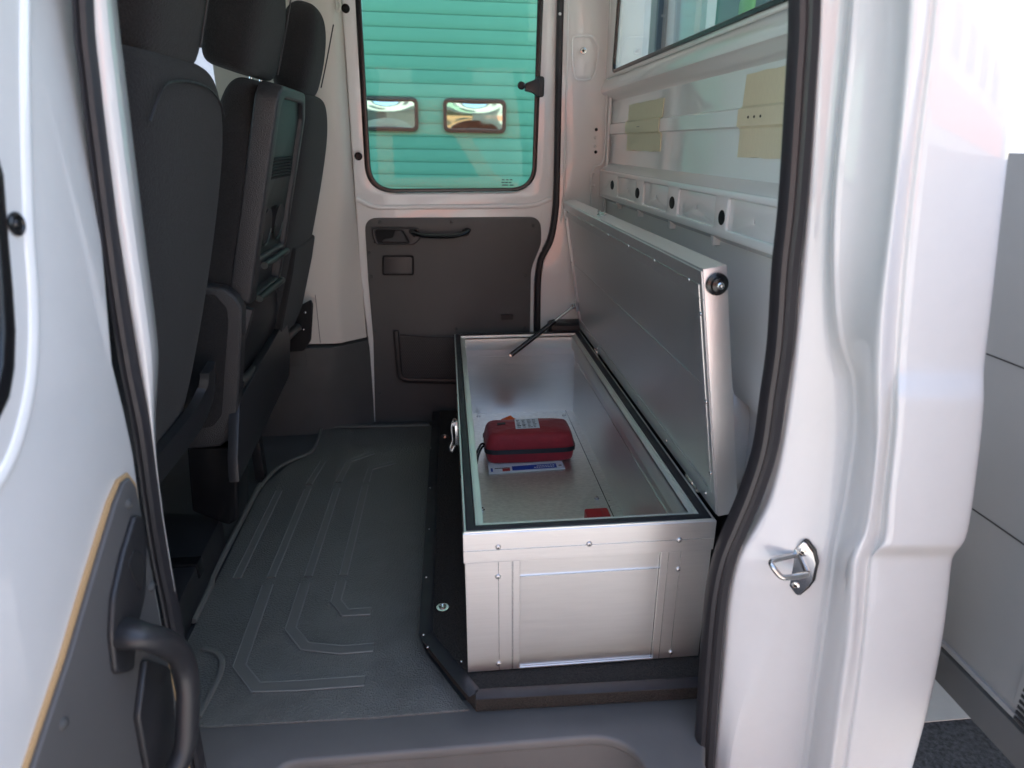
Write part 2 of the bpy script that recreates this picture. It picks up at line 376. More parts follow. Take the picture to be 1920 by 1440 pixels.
# moulding lip under the window and round the card
lip = [at(*p, y=FY-.004) for p in roundpoly([(668, 372), (700, 389), (1000, 386), (1034, 372)], [0, 20, 20, 0], 6)]
sweep('door_moulding', lip, circ(.010, 10, .008), (0, -1, 0), M_PAINT, dr)
card_px = roundpoly([(683, 409), (1014, 407), (1016, 455), (996, 505), (994, 620), (993, 830), (704, 830), (700, 640), (690, 520)], [24, 22, 12, 14, 0, 0, 0, 0, 0], 6)
card = plate('door_card', P2(card_px, FY-.012), [], .012, .004, PY(FY-.009), M_CARD, dr)
Yc = FY-.0215
for p in [(712, 416), (847, 416), (1000, 423), (692, 474), (696, 519), (986, 517), (703, 620), (855, 617), (983, 615), (712, 738)]:
    put('screw', SCREW, M_GREYTRIM, card, at(*p, y=Yc), (0, -1, 0), .8)
# latch bezel, lever, grab handle
bez = plate('latch_bezel', P2(roundpoly([(697, 427), (783, 427), (790, 446), (776, 459), (706, 459), (699, 447)], 6, 4), Yc), [P2(roundpoly([(702, 431), (754, 431), (768, 455), (708, 455)], 5, 4), Yc)], .014, .004, PY(Yc-.008), M_DARK, card)
plate('latch_recess', P2(rect(701, 770, 430, 456), Yc), [], .003, .0005, PY(Yc-.0005), M_VOID, card)
plate('latch_lever', P2(roundpoly([(741, 432), (753, 432), (766, 454), (716, 454), (720, 448), (737, 446)], 3, 3), Yc), [], .006, .002, PY(Yc-.006), M_GRAIN, card)
hp = [at(*p, y=Yc-q) for p, q in [((773, 432), .0), ((776, 437), .014), ((790, 441), .03), ((815, 443), .036), ((845, 443), .036), ((862, 440), .03), ((874, 435), .014), ((877, 431), .0)]]
sweep('grab_handle', smooth_path(hp, 5), circ(.016, 12, .010), (0, 0, 1), M_BLACK, card)
plate('handle_foot', P2(roundpoly([(767, 428), (784, 428), (788, 440), (776, 446), (768, 438)], 3, 3), Yc), [], .008, .003, PY(Yc-.008), M_BLACK, card)
plate('handle_foot', P2(roundpoly([(866, 430), (881, 428), (879, 441), (868, 444)], 3, 3), Yc), [], .008, .003, PY(Yc-.008), M_BLACK, card)
plate('cover_recess_line', P2(rect(717, 776, 479, 516, 5), Yc), [], .0024, .0005, PY(Yc-.001), M_VOID, card)
plate('cover_cap', P2(rect(719.5, 773.5, 481, 514, 5), Yc), [], .006, .002, PY(Yc-.004), M_DARK, card)
# net pocket
pk = [at(*p, y=Yc-.008) for p in roundpoly([(742, 620), (750, 712), (880, 716)], [0, 14, 0], 6)]
sweep('pocket_frame', pk, circ(.012, 8, .007), (0, -1, 0), M_DARK, card)
netv, nete = [], []
n1, n2 = 34, 26
net = bmesh.new()
def netline(a, b):
    a, b = Vector(a), Vector(b); t = (b-a).normalized(); s = t.cross(Vector((0, 1, 0)))*.0009
    v = [net.verts.new(q) for q in (a+s, a-s, b-s, b+s)]; net.faces.new(v)
zx = lambda u, v: at(750+u*140, 632+v*80, y=Yc-.006-.004*math.sin(u*3))
for i in range(n1+1):
    for sgn in (1, -1):
        for j in range(n2//2):
            u0, v0 = (i/n1), j/(n2/2); u1, v1 = u0+sgn/n1*.5, (j+1)/(n2/2)
            if 0 <= u1 <= 1: netline(zx(u0, v0), zx(u1, v1))
nm = bpy.data.meshes.new('pocket_net'); net.to_mesh(nm); net.free()
no = link('pocket_net', nm, M_RUBBER, card, smooth=False); no['kind'] = 'stuff'
tube('pocket_elastic', [at(750, 628, y=Yc-.012), at(800, 632, y=Yc-.014), at(860, 633, y=Yc-.012)], .003, M_RUBBER, card)
box('card_slot', at(936, 0, y=Yc).x, at(962, 0, y=Yc).x, Yc-.004, Yc, at(0, 622, y=Yc).z, at(0, 612, y=Yc).z, M_DARK, card)
# window catch, plugs
wc = at(1012, 162, y=FY-.03)
wcb = box('window_catch', wc.x-.018, wc.x+.016, FY-.055, FY-.02, wc.z-.040, wc.z+.036, M_DARK, dr, .012, 3)
prism('catch_body', [at(*p, y=FY-.07) for p in [(1012, 145), (1000, 150), (985, 156), (985, 170), (998, 173), (1012, 182)]], (0, .035, 0), M_DARK, wcb, .005)
put('catch_knob', lathe_me('catch_knob', [(.013, 0), (.015, .006), (.015, .02), (.010, .024), (.0005, .024)], 18), M_DARK, wcb, at(979, 161, y=FY-.06), (-.3, -1, 0), 1)
for p in [(648, 16), (672, 293)]: put('plug', PLUG, M_BLACK, dr, at(*p, y=FY-.0255), (0, -1, 0), 1.15)
# etched mark in the glass corner
for i in range(9):
    a = at(940+(i % 3)*7+random.random()*3, 338+(i//3)*5, y=FY)
    box('glass_mark', a.x, a.x+.010+.006*random.random(), FY-.0005, FY+.0005, a.z, a.z+.004, M_INK, dr)

# cream trim at the far B pillar
def zring(z, pts): return [Vector((x, y, z)) for x, y in pts]
def xat(px, py, y): return at(px, py, y=y).x
rings = []
for z in (.345, .6, .8, .95, 1.1, 1.5, 1.92):
    # find the pixel row of this height on the plane y=2.80, then the surveyed edge columns there
    lo, hi = -600, 1400
    for _ in range(40):
        m_ = (lo+hi)/2
        if at(620, m_, y=2.8).z > z: lo = m_
        else: hi = m_
    r_ = lo
    def lerp(tab, r):
        if r <= tab[0][0]: return tab[0][1]+(r-tab[0][0])*(tab[1][1]-tab[0][1])/(tab[1][0]-tab[0][0])
        for (a, b), (c, d) in zip(tab, tab[1:]):
            if r <= c: return b+(d-b)*(r-a)/(c-a)
        return tab[-1][1]
    edge = xat(lerp([(0, 622), (200, 634), (330, 646), (400, 638), (500, 630), (640, 641)], r_), r_, 2.79)
    out = xat(lerp([(0, 640), (200, 652), (365, 664), (500, 675), (620, 688)], r_), r_, 2.87)
    rings.append([Vector((-.85, 2.79, z)), Vector((edge-.03, 2.785, z)), Vector((edge, 2.793, z)), Vector((edge+.012, 2.806, z)), Vector((out, 2.87, z)), Vector((out, 2.92, z)), Vector((-.85, 2.92, z))])
pt = loft('pillar_trim', rings, M_BEIGE, van)
box('trim_seam', xat(592, 560, 2.786)-.001, xat(592, 560, 2.786)+.001, 2.784, 2.79, .35, .56, M_GREYTRIM, pt)
# stamped cover outline and belt height adjuster
plate('cover_panel', P2(roundpoly([(500, 36), (578, 29), (584, 36), (586, 150), (576, 168), (500, 175)], [0, 6, 4, 6, 6, 0], 4), 2.784), [], .004, .0012, PY(2.7835), M_BEIGE, pt)
bad = prism('belt_adjuster', [at(*p, y=2.775) for p in roundpoly([(556, 84), (588, 79), (593, 84), (594, 122), (560, 124)], 4, 3)], (0, .012, 0), M_BEIGE, pt, .003)
for k in range(4): tube('adjuster_rib', [at(562, 95+k*7, y=2.772), at(592, 98+k*6, y=2.772)], .002, M_BEIGE, bad)
prism('belt_slot', [at(*p, y=2.772) for p in [(566, 124), (593, 123), (592, 134), (584, 140), (582, 190), (566, 190)]], (0, .01, 0), M_VOID, pt, .002)
box('seat_belt', xat(566, 150, 2.76), xat(582, 150, 2.76), 2.766, 2.770, 1.26, 1.40, M_FABRIC, pt)
# grab hook at the top of the pillar
tube('coat_hook', smooth_path([at(630, -4, y=2.80), at(630, 14, y=2.79), at(634, 22, y=2.785), at(638, 14, y=2.79), at(637, -4, y=2.80)], 4), .0035, M_BEIGE, pt)
# grey lower trim
rings = []
for z, a, b in ((-.07, 600, 702), (.05, 610, 700), (.2, 626, 696), (.30, 632, 693), (.335, 628, 690)):
    ry = 640+(.335-z)*380
    e = xat(a, ry, 2.75); o_ = xat(b, ry, 2.865)
    rings.append([Vector((-1.0, 2.75, z)), Vector((e-.05, 2.748, z)), Vector((e, 2.757, z)), Vector(((e+o_)/2, 2.80+.02*math.sin(z*9), z)), Vector((o_, 2.855, z)), Vector((o_, 2.925, z)), Vector((-1.0, 2.925, z))])
lt = loft('lower_trim', rings, M_GREYTRIM, van)
box('trim_flap', xat(538, 700, 2.745), xat(577, 700, 2.745), 2.742, 2.750, at(0, 703, y=2.745).z, at(0, 652, y=2.745).z, M_GREYTRIM, lt, .004)

# ---------------- rear wall, lofted along the van's width
prof = [(.66, -.1), (.66, .30), (.70, .34), (.70, .55), (.695, .58), (.665, .60), (.660, .66), (.672, .69), (.678, .72), (.682, .90), (.680, .935),
        (.682, 1.085), (.682, 1.185), (.6805, 1.192), (.672, 1.196), (.672, 1.232), (.6805, 1.236), (.682, 1.244), (.684, 1.318), (.675, 1.330), (.648, 1.345), (.640, 1.352), (.637, 1.366), (.645, 1.388), (.651, 1.398), (.655, 1.400), (.70, 1.403)]
ys = [1.0, 1.3, 1.6, 1.9, 2.2, 2.5, 2.72, 2.80, 2.87]
rings = [[Vector((x, y, z)) for x, z in prof] for y in ys]
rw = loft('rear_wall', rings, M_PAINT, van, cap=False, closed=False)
rw['label'] = 'white painted rear cab wall'
# area round the rear window
wl = -2.745
plate('rear_window_surround', [(-2.87, 1.40), (-1.0, 1.40), (-1.0, 1.92), (-2.87, 1.92)], [roundpoly([(wl, 1.416), (-1.05, 1.416), (-1.05, 1.86), (wl+.06, 1.86)], [.03, .03, .03, .03])], .03, .006, PX(.655), M_PAINT, rw)
plate('rear_window_gasket', roundpoly([(wl-.003, 1.413), (-1.03, 1.413), (-1.03, 1.87), (wl+.055, 1.87)], .035), [roundpoly([(wl+.014, 1.426), (-1.07, 1.426), (-1.07, 1.85), (wl+.07, 1.85)], .025)], .012, .003, PX(.652), M_BLACK, rw)
box('rear_window_glass', .661, .665, 1.05, -wl, 1.418, 1.86, M_GLASSCLR, rw)
# cross rail with oval holes and shallow recessed fields
XR = .645
def railpt(px, py): v = at(px, py, x=XR); return (-v.y, v.z)
ovals = []; 
for px, py, h in [(1148, 347, 7), (1195, 362, 11), (1260, 380, 13), (1353, 408, 16)]:
    c = railpt(px, py); t = railpt(px, py-h); ovals.append((c[0], c[1], .0115, .0175))
zr0, zr1 = .948, 1.058
flds = []
for a, b in [(1155, 1189), (1204, 1250), (1270, 1341), (1365, 1470)]:
    ya, yb_ = railpt(a, 360)[0], railpt(b, 400)[0]; flds.append((ya+.006, yb_-.006))
holes = [rect(a, b, zr0+.022, zr1-.018, .008) for a, b in flds]
yl = -2.845
rail = plate('cross_rail', roundpoly([(yl, zr0), (-1.0, zr0), (-1.0, zr1), (yl, zr1)], .012), holes, .010, .004, PX(XR), M_PAINT, rw)
for a, b in flds:
    m_ = (a+b)/2
    plate('rail_field', [(a-.006, zr0+.016), (b+.006, zr0+.016), (b+.006, zr1-.012), (a-.006, zr1-.012)], [oval(m_, 1.002, .0035, .006, 10)], .004, .001, PX(XR+.007), M_PAINT, rail)
for (ocx, ocz, _, orz), (opx, opy, ow) in zip(ovals, ((1148, 347, 3.2), (1195, 362, 4), (1260, 380, 5), (1353, 408, 6))):
    orx = abs(railpt(opx-ow, opy)[0]-railpt(opx+ow, opy)[0])/2
    plate('rail_hole', oval(ocx, ocz, orx, orz), [], .0016, .0004, PX(XR-.0008), M_VOID, rail)
box('rail_cavity', XR+.016, XR+.022, 1.0, 2.84, zr0+.004, zr1-.004, M_VOID, rail)
prism('rail_top', [(XR+.002, 1.0, zr1-.003), (.684, 1.0, zr1+.026), (.684, 1.0, zr1+.016), (XR+.002, 1.0, zr1-.009)], (0, 1.845, 0), M_PAINT, rail)
prism('rail_foot', [(XR+.002, 1.0, zr0+.003), (.684, 1.0, zr0-.02), (.684, 1.0, zr0-.014), (XR+.002, 1.0, zr0+.009)], (0, 1.845, 0), M_PAINT, rail)
for y in (1.28, 1.62, 1.96, 2.30, 2.6): box('rail_tab', .662, .684, y-.012, y+.012, .918, .944, M_PAINT, rail, .004)
# damping pads following the wall with its swage
def pad(px0, px1, z0, z1, nm):
    xs = .682; ya, yb_ = at(px0, 230, x=.675).y, at(px1, 230, x=.675).y
    pr = [(z0, .678), (1.183, .678), (1.191, .676), (1.196, .668), (1.232, .668), (1.238, .677), (z1, .679)]
    r1 = []
    for k in range(9):
        y = yb_+(ya-yb_)*k/8; w = .0015*math.sin(k*2.3)
        r1.append([Vector((x+w*.3, y, z+(w if j in (0, 6) else 0))) for j, (z, x) in enumerate(pr)]+[Vector((x+.003, y, z)) for z, x in reversed(pr)])
    p_ = loft('damping_pad', r1, M_PAD, rw); return p_
pad(1176, 1239, 1.135, 1.292, 0)['label'] = 'small tan damping pad nearest the far corner'
pad(1387, 1560, 1.130, 1.305, 1)['label'] = 'larger tan damping pad beside the near door pillar'
for y in (2.39, 2.37): put('pad_hole', RIVS, M_VOID, rw, (.6675, y, 1.214), (-1, 0, 0), .5)
for y in (1.50, 1.44, 1.47): put('pad_hole', RIVS, M_VOID, rw, (.6675, y, 1.214), (-1, 0, 0), .7)
# lower bulge and wheel housing end
def superring(cx, cy, z, hx, hy, n=20, p=3.0):
    o_ = []
    for i in range(n):
        a = 2*math.pi*i/n; ca, sa = math.cos(a), math.sin(a)
        o_.append(Vector((cx+hx*math.copysign(abs(ca)**(2/p), ca), cy+hy*math.copysign(abs(sa)**(2/p), sa), z)))
    return o_
loft('wall_bulge', [superring(.68, 1.55, z, hx, hy) for z, hx, hy in [(.33, .01, .10), (.34, .045, .17), (.40, .058, .20), (.56, .052, .19), (.62, .035, .16), (.635, .005, .10)]], M_PAINT, rw, sub=1)
box('wheel_arch_cover', .43, .66, 2.765, 2.86, -.05, .415, M_DARK, van, .03, 3)
box('lower_wall_board', .64, .655, 1.2, 2.7, -.05, .33, M_DARK, van, .004)
# stampings on the far corner pillar
FP = FY-.0375
pp = roundpoly([(1072, 68), (1112, 66), (1124, 90), (1118, 128), (1110, 150), (1078, 150), (1073, 120)], 10, 4)
st = sweep('pillar_stamping', [at(*p, y=FP) for p in pp], circ(.004, 8, .003), (0, -1, 0), M_PAINT, van, closed=True)
tube('pillar_swage', smooth_path([at(1143, -300, y=FP), at(1146, 0, y=FP), at(1137, 200, y=FP), at(1132, 300, y=FP), at(1112, 318, y=FP), at(1108, 380, y=FP), at(1106, 640, y=FP)], 4), .004, M_PAINT, van)
tube('pillar_swage', [at(1062, -300, y=FP), at(1066, 0, y=FP), at(1058, 360, y=FP), at(1052, 420, y=FP)], .003, M_PAINT, van)
tube('corner_bead', [(.668, FP-.002, -.05), (.668, FP-.002, .9), (.672, FP-.002, 1.3), (.65, FP-.002, 1.9)], .007, M_PAINT, van)
for p, r_ in [((1094, 95), 1.0), ((1118, 243), .55), ((1117, 285), .55)]:
    put('pillar_hole', lathe_me('pillar_hole', [(.012, 0), (.011, .0015), (.0085, .002), (.0075, .0005), (.0005, .0005)], 16), M_STEEL if r_ == 1 else M_VOID, van, at(*p, y=FP), (0, -1, 0), r_)
    put('hole_centre', RIVS, M_VOID, van, at(*p, y=FP-.001), (0, -1, 0), 1.2*r_)
for p in [(1116, 258), (1116, 275), (1114, 325), (1113, 348), (1050, 26)]: put('spot_weld', RIVS, M_PAINT, van, at(*p, y=FP), (0, -1, 0), 1.4)

# ---------------- near side: sill, seal, pillars
sill_well = roundpoly([(-.395, .2), (-.395, 1.052), (.365, 1.052), (.44, .2)], [0, .05, .10, 0], 8)
outer = [(-.80, .2), (-.80, 1.19), (.66, 1.19), (.66, .2)]
# step sill: deck with a rounded well cut in
deck = [(-.80, 1.185), (.66, 1.185), (.66, 1.04), (.525, 1.03), (.50, .97), (.49, .86), (.445, .86)]+[p for p in reversed(sill_well) if p[1] > .86]+[(-.395, .86), (-.80, .86)]
sl = plate('door_sill', deck, [], .03, .010, PZ(-.055), M_SILL, van)
wl_ = [(x, y) for x, y in sill_well if y > .86]
wl_ = [(-.395, .86)]+wl_+[(.445, .86)]
wv = [Vector((x, y, z)) for z in (-.062, -.20, -.34) for x, y in [(x*(1+.06*(-.05-z)), y+(-.05-z)*.05) for x, y in wl_]]
k = len(wl_)
link('step_well', mesh('step_well', wv, [(r_*k+j, r_*k+j+1, (r_+1)*k+j+1, (r_+1)*k+j) for r_ in (0, 1) for j in range(k-1)]), M_SILL, sl)
box('step_tread', -.42, .46, .75, 1.06, -.36, -.335, M_SILL, sl, .006)
# near seal, one long weatherstrip
sc = [((1512, -420)), (1512, 0), (1505, 150), (1490, 370), (1476, 500), (1466, 640), (1452, 740), (1437, 840), (1412, 920), (1385, 985), (1361, 1045), (1345, 1120), (1335, 1227), (1329, 1313), (1321, 1440), (1314, 1600)]
YS = 1.02
sp_ = smooth_path([at(*p, y=YS) for p in sc], 5)
prof_seal = [(.021, .010), (.021, -.004), (.014, -.012), (.002, -.014), (-.003, -.009), (-.008, -.014), (-.016, -.013), (-.021, -.004), (-.021, .012)]
prof_seal = [(-a, -b) for a, b in prof_seal]
sweep('door_seal', sp_, prof_seal, (0, -1, 0), M_SEAL, van)
sl2 = [((160-6, -400)), (157, 0), (170, 150), (188, 300), (207, 450), (222, 560), (243, 690), (265, 800), (283, 930), (300, 1040), (322, 1150), (345, 1290), (372, 1440), (400, 1600)]
sweep('door_seal', smooth_path([at(*p, y=YS) for p in sl2], 4), [(a*.52, b) for a, b in prof_seal], (0, -1, 0), M_RUBBER, van)
# white B pillar strip between seal and seats
la = [(-420, 160), (0, 163), (200, 186), (433, 219), (480, 228), (647, 257), (780, 281), (960, 303), (1150, 334), (1300, 357), (1440, 384), (1600, 412)]
ra = [(-420, 200), (0, 220), (110, 235), (233, 249), (480, 279), (560, 290), (660, 301), (720, 299), (780, 293), (860, 294), (960, 306), (1150, 338), (1300, 361), (1440, 388), (1600, 416)]
rings = []
for r_ in (-420, -200, 0, 110, 233, 350, 480, 560, 620, 660, 700, 740, 780, 860, 960, 1060, 1150, 1300, 1440, 1600):
    L_, R_ = lerp(la, r_), lerp(ra, r_); mpx = L_+(R_-L_)*.62
    rings.append([at(L_-6, r_, y=1.035), at(L_+1, r_, y=1.022), at(L_+(mpx-L_)*.5, r_, y=1.024), at(mpx, r_, y=1.032), at(mpx+(R_-mpx)*.4, r_, y=1.055), at(R_, r_, y=1.115), at(R_-4, r_, y=1.16)])
loft('near_pillar', rings, M_PAINT_DIM, van, sub=1, cap=False, closed=False)
# front part of the near side (front door area), hides the cab interior from the yard
prism('near_front_side', [(-2.3, .95, -.35), (-.60, .95, -.35), (-.60, .95, 1.92), (-1.7, .95, 1.92), (-2.3, .95, 1.1)], (0, .05, 0), M_PAINT, van)
box('side_header', -.62, .56, .95, 1.05, 1.62, 1.93, M_PAINT, van)

# ---------------- rear door pillar: a stamped panel, columns of its section surveyed down the post
rows = [-420, -200, 0, 200, 400, 580, 650, 690, 705, 745, 760, 813, 880, 947, 1000, 1018, 1027, 1042, 1053, 1120, 1193, 1293, 1393, 1500, 1700]
def tab(*a): return list(a)
T_A = tab((-420, 1545), (0, 1533), (200, 1525), (400, 1513), (580, 1497), (713, 1483), (813, 1470), (880, 1458), (947, 1440), (1000, 1408), (1027, 1392), (1053, 1381), (1120, 1367), (1193, 1362), (1293, 1353), (1393, 1345), (1440, 1341), (1700, 1320))
T_B = tab((-420, 1578), (0, 1570), (400, 1540), (580, 1523), (713, 1510), (813, 1508), (880, 1500), (947, 1490), (1027, 1478), (1053, 1474), (1120, 1464), (1193, 1456), (1250, 1440), (1293, 1400), (1393, 1372), (1700, 1340))
T_C = tab((-420, 1592), (0, 1584), (400, 1550), (580, 1540), (713, 1530), (813, 1530), (947, 1512), (1053, 1490), (1193, 1470), (1250, 1458), (1293, 1425), (1393, 1392), (1700, 1350))
T_H = tab((-420, 1612), (0, 1602), (400, 1560), (580, 1563), (650, 1576), (713, 1600), (813, 1600), (947, 1580), (1027, 1563), (1193, 1540), (1293, 1526), (1393, 1512), (1700, 1475))
T_D = tab((-420, 1700), (0, 1698), (200, 1680), (400, 1660), (580, 1634), (713, 1628), (813, 1632), (947, 1620), (1000, 1610), (1027, 1596), (1053, 1588), (1193, 1576), (1293, 1560), (1393, 1545), (1700, 1500))
T_W = tab((-420, 1712), (0, 1706), (200, 1690), (400, 1668), (580, 1645), (713, 1640), (813, 1642), (947, 1628), (1000, 1618), (1027, 1603), (1053, 1594), (1193, 1586), (1293, 1572), (1393, 1560), (1700, 1515))
T_V = tab((-420, 1752), (0, 1744), (200, 1712), (400, 1684), (580, 1668), (713, 1662), (813, 1658), (947, 1643), (1000, 1636), (1027, 1628), (1053, 1616), (1193, 1607), (1293, 1592), (1393, 1574), (1700, 1530))
T_K = tab((-420, 1764), (0, 1750), (200, 1722), (400, 1697), (580, 1683), (713, 1677), (813, 1672), (947, 1656), (1000, 1652), (1027, 1644), (1053, 1626), (1193, 1616), (1293, 1603), (1393, 1588), (1700, 1545))
T_S = tab((-420, 1772), (0, 1758), (200, 1732), (400, 1706), (580, 1692), (713, 1682), (813, 1678), (947, 1663), (1000, 1660), (1018, 1656), (1042, 1634), (1053, 1631), (1193, 1621), (1293, 1608), (1393, 1593), (1700, 1550))
T_E = tab((-420, 1968), (0, 1925), (200, 1903), (400, 1880), (580, 1861), (650, 1852), (690, 1848), (713, 1847), (745, 1848), (813, 1843), (947, 1826), (1000, 1817), (1018, 1810), (1042, 1790), (1053, 1786), (1120, 1780), (1193, 1771), (1293, 1752), (1393, 1726), (1440, 1713), (1700, 1640))
rings = []
for r_ in rows:
    st_ = 0 if r_ < 695 else (.012 if r_ < 750 else .018)
    if r_ < 650: st_ = 0
    if 700 <= r_ < 750: st_ = .002+(r_-700)/45*.016
    if r_ > 1035: st_ -= .016
    wide = max(0, min(1, (r_-900)/150.))       # lower down the inner strip turns towards the opening
    ring = [at(lerp(T_A, r_)-10, r_, y=1.045), at(lerp(T_A, r_), r_, y=1.018), at(lerp(T_A, r_)+8, r_, y=1.010),
            at(lerp(T_B, r_), r_, y=1.004-.02*wide), at(lerp(T_C, r_), r_, y=.998-.012*wide),
            at((lerp(T_C, r_)+lerp(T_H, r_))/2, r_, y=.990-.01*wide), at(lerp(T_H, r_)-6, r_, y=.972), at(lerp(T_H, r_), r_, y=.958), at(lerp(T_H, r_)+8, r_, y=.957),
            at((lerp(T_H, r_)+lerp(T_D, r_))/2, r_, y=.935), at(lerp(T_D, r_), r_, y=.892), at(lerp(T_W, r_), r_, y=.876),
            at((lerp(T_W, r_)+lerp(T_V, r_))/2, r_, y=.868), at(lerp(T_V, r_), r_, y=.872), at(lerp(T_K, r_), r_, y=.880), at(lerp(T_S, r_), r_, y=.872-st_), at(lerp(T_S, r_)+6, r_, y=.868-st_),
            at((lerp(T_S, r_)+lerp(T_E, r_))/2, r_, y=.864-st_), at(lerp(T_E, r_)-12, r_, y=.869-st_), at(lerp(T_E, r_)-3, r_, y=.873-st_), at(lerp(T_E, r_), r_, y=.884-st_)]
    e = ring[-1]; ring += [e+Vector((-.003, .02, 0)), e+Vector((-.02, .25, 0))]
    rings.append(ring)
pil = loft('rear_door_pillar', rings, M_PAINT_DIM, van, sub=2, cap=False, closed=False)
pil['label'] = 'glossy white rear door pillar and outer cab corner'
# striker
sb = Vector(at(1502, 1062, y=.985)); sn = Vector((-.62, -.78, .02)).normalized(); sx = Vector((0, 0, 1)).cross(sn).normalized()
TS = basis(sb, sx, Vector((0, 0, 1)))
def egg(w, h): return [(w*.9, 0), (w*.92, h*.35), (w*.62, h*.72), (w*.10, h*.98), (-w*.12, h), (-w*.55, h*.70), (-w*.92, h*.30), (-w*.95, -h*.15), (-w*.6, -h*.70), (0, -h*.99), (w*.2, -h), (w*.66, -h*.62), (w*.9, -h*.3)]
strk = plate('striker_plate', egg(.0265, .058), [], .005, .0015, TS @ Matrix.Translation((0, 0, .010)), M_STEEL, pil)
plate('striker_gasket', egg(.0290, .0605), [], .008, .001, TS @ Matrix.Translation((.002, 0, .004)), M_BLACK, strk)
lp = [at(1492, 1040, y=.984), at(1474, 1044, y=.978), at(1452, 1050, y=.970), at(1446, 1055, y=.966), at(1450, 1064, y=.958), at(1462, 1079, y=.950), at(1472, 1083, y=.948), at(1492, 1081, y=.954), at(1513, 1077, y=.966)]
sweep('striker_loop', smooth_path(lp, 5), circ(.0055, 12), (0, 0, 1), M_STEEL, strk)
for v in ((-.001, .036), (-.003, -.039)):
    put('striker_screw', lathe_me('striker_screw', [(.0078, 0), (.0075, .0016), (.0045, .0024), (.004, .0004), (.0005, .0004)], 20), M_STEEL, strk, TS @ Vector((v[0], v[1], .010)), sn)
    put('screw_socket', lathe_me('screw_socket', [(.0036, 0), (.0034, .0009), (.0005, .0009)], 6), M_VOID, strk, TS @ Vector((v[0], v[1], .0102)), sn)

# ------------------------------------------------------------------ open near side door
D0 = Vector((-.5, .942, 0)); U = Vector((-.052, -.9986, 0)).normalized(); DN = Vector((.9986, -.052, 0)).normalized()
TD = basis(D0, -U, (0, 0, 1))        # local x runs back towards the hinge, normal faces the opening
if TD.to_3x3().col[2].dot(DN) < 0: TD = basis(D0, U, (0, 0, 1))
TDI = TD.inverted()
def dpt(px, py, off=0):
    d = ray(px, py); n = DN; t = ((D0+n*off)-EYE).dot(n)/d.dot(n); return EYE+d*t
def DL(pts, off=0): return [(lambda v: (v.x, v.y))(TDI @ dpt(px, py, off)) for px, py in pts]
nd_px = [(147, -60), (165, 150), (182, 300), (196, 440), (206, 560), (216, 680), (238, 770), (255, 850), (268, 950), (288, 1060), (303, 1140), (330, 1300), (355, 1460), (372, 1600)]
edge2 = DL(nd_px)
xfree = min((TDI @ dpt(-700, 700)).x, 0) if edge2[0][0] > (TDI @ dpt(-700, 700)).x else (TDI @ dpt(-700, 700)).x
sg = 1 if xfree > edge2[0][0] else -1
xf = edge2[3][0]+sg*.92
outl = edge2+[(edge2[-1][0], -.45), (xf, -.45), (xf, 1.72), (edge2[0][0], 1.72)]
wc_ = DL([(-2, 330), (6, 440), (15, 540), (20, 620), (18, 690), (8, 745), (-14, 790), (-44, 815)])
def winpoly(g):      # window outline, g = inset
    o_ = [(x+sg*g, z+g*(k_/7.)) for k_, (x, z) in enumerate(wc_)]
    xe = wc_[0][0]+sg*(.62-g); zb_ = o_[-1][1]
    return [(o_[0][0]+sg*.03, 1.62-g)]+o_+roundpoly([(o_[-1][0]+sg*.02, zb_), (xe, zb_), (xe, 1.62-g)], [0, .06, .05], 6)
win_h = winpoly(0)
nd = plate('side_door', outl, [win_h], .05, .012, TD, M_PAINT_DIM, van)
nd['label'] = 'opened near side door with grey card and grab handle'
plate('window_gasket', winpoly(-.003), [winpoly(.018)], .02, .005, TD @ Matrix.Translation((0, 0, .006)), M_BLACK, nd)
prism('window_glass', [TD @ Vector((x, z, -.022)) for x, z in winpoly(.006)], DN*.004, M_GLASS, nd)
# raised frame swage beside the window and waist stamping
sweep('door_swage', smooth_path([dpt(52, -200), dpt(46, 100), dpt(52, 400), dpt(62, 560), dpt(60, 690), dpt(40, 800), dpt(10, 880), dpt(-40, 950)], 5), circ(.009, 10, .005), DN, M_PAINT, nd)
put('plug', PLUG, M_BLACK, nd, dpt(30, 420, .001), DN, 1.0)
# card with its tan hardboard edge
cpx = [(62, 1440), (95, 1340), (130, 1235), (165, 1115), (198, 1005), (216, 945), (232, 905), (243, 896), (254, 912), (265, 965), (278, 1040), (292, 1120), (303, 1180), (330, 1320), (352, 1440), (380, 1600), (10, 1600)]
cd_out = DL(cpx, .010); 
plate('hardboard_edge', DL([(46, 1440), (80, 1337), (115, 1232), (150, 1112), (184, 1002), (203, 941), (221, 900), (240, 886), (255, 906), (265, 965), (278, 1040), (292, 1120), (303, 1180), (335, 1320), (357, 1440), (385, 1600), (-8, 1600)], .004), [], .006, .001, TD @ Matrix.Translation((0, 0, .004)), M_TAN, nd)
card2 = plate('door_card', cd_out, [], .009, .003, TD @ Matrix.Translation((0, 0, .0115)), M_CARD, nd)
for p in [(241, 945), (284, 1100), (119, 1357)]: put('screw', SCREW, M_GREYTRIM, card2, dpt(*p, .0115), DN, .9)
plate('handle_bezel', DL(roundpoly([(248, 965), (262, 968), (270, 1020), (268, 1110), (250, 1190), (246, 1258), (212, 1266), (203, 1190), (207, 1120), (225, 1040)], 12, 4), .014), [], .010, .004, TD @ Matrix.Translation((0, 0, .020)), M_DARK, card2)
plate('latch_recess', DL(roundpoly([(250, 1030), (266, 1038), (268, 1085), (262, 1110), (240, 1060)], 6, 4), .020), [], .002, .0005, TD @ Matrix.Translation((0, 0, .0215)), M_VOID, card2)
plate('door_pocket', DL(roundpoly([(266, 1236), (312, 1250), (330, 1440), (345, 1600), (300, 1600), (252, 1345)], 8, 4), .014), [], .012, .004, TD @ Matrix.Translation((0, 0, .022)), M_DARK, card2)
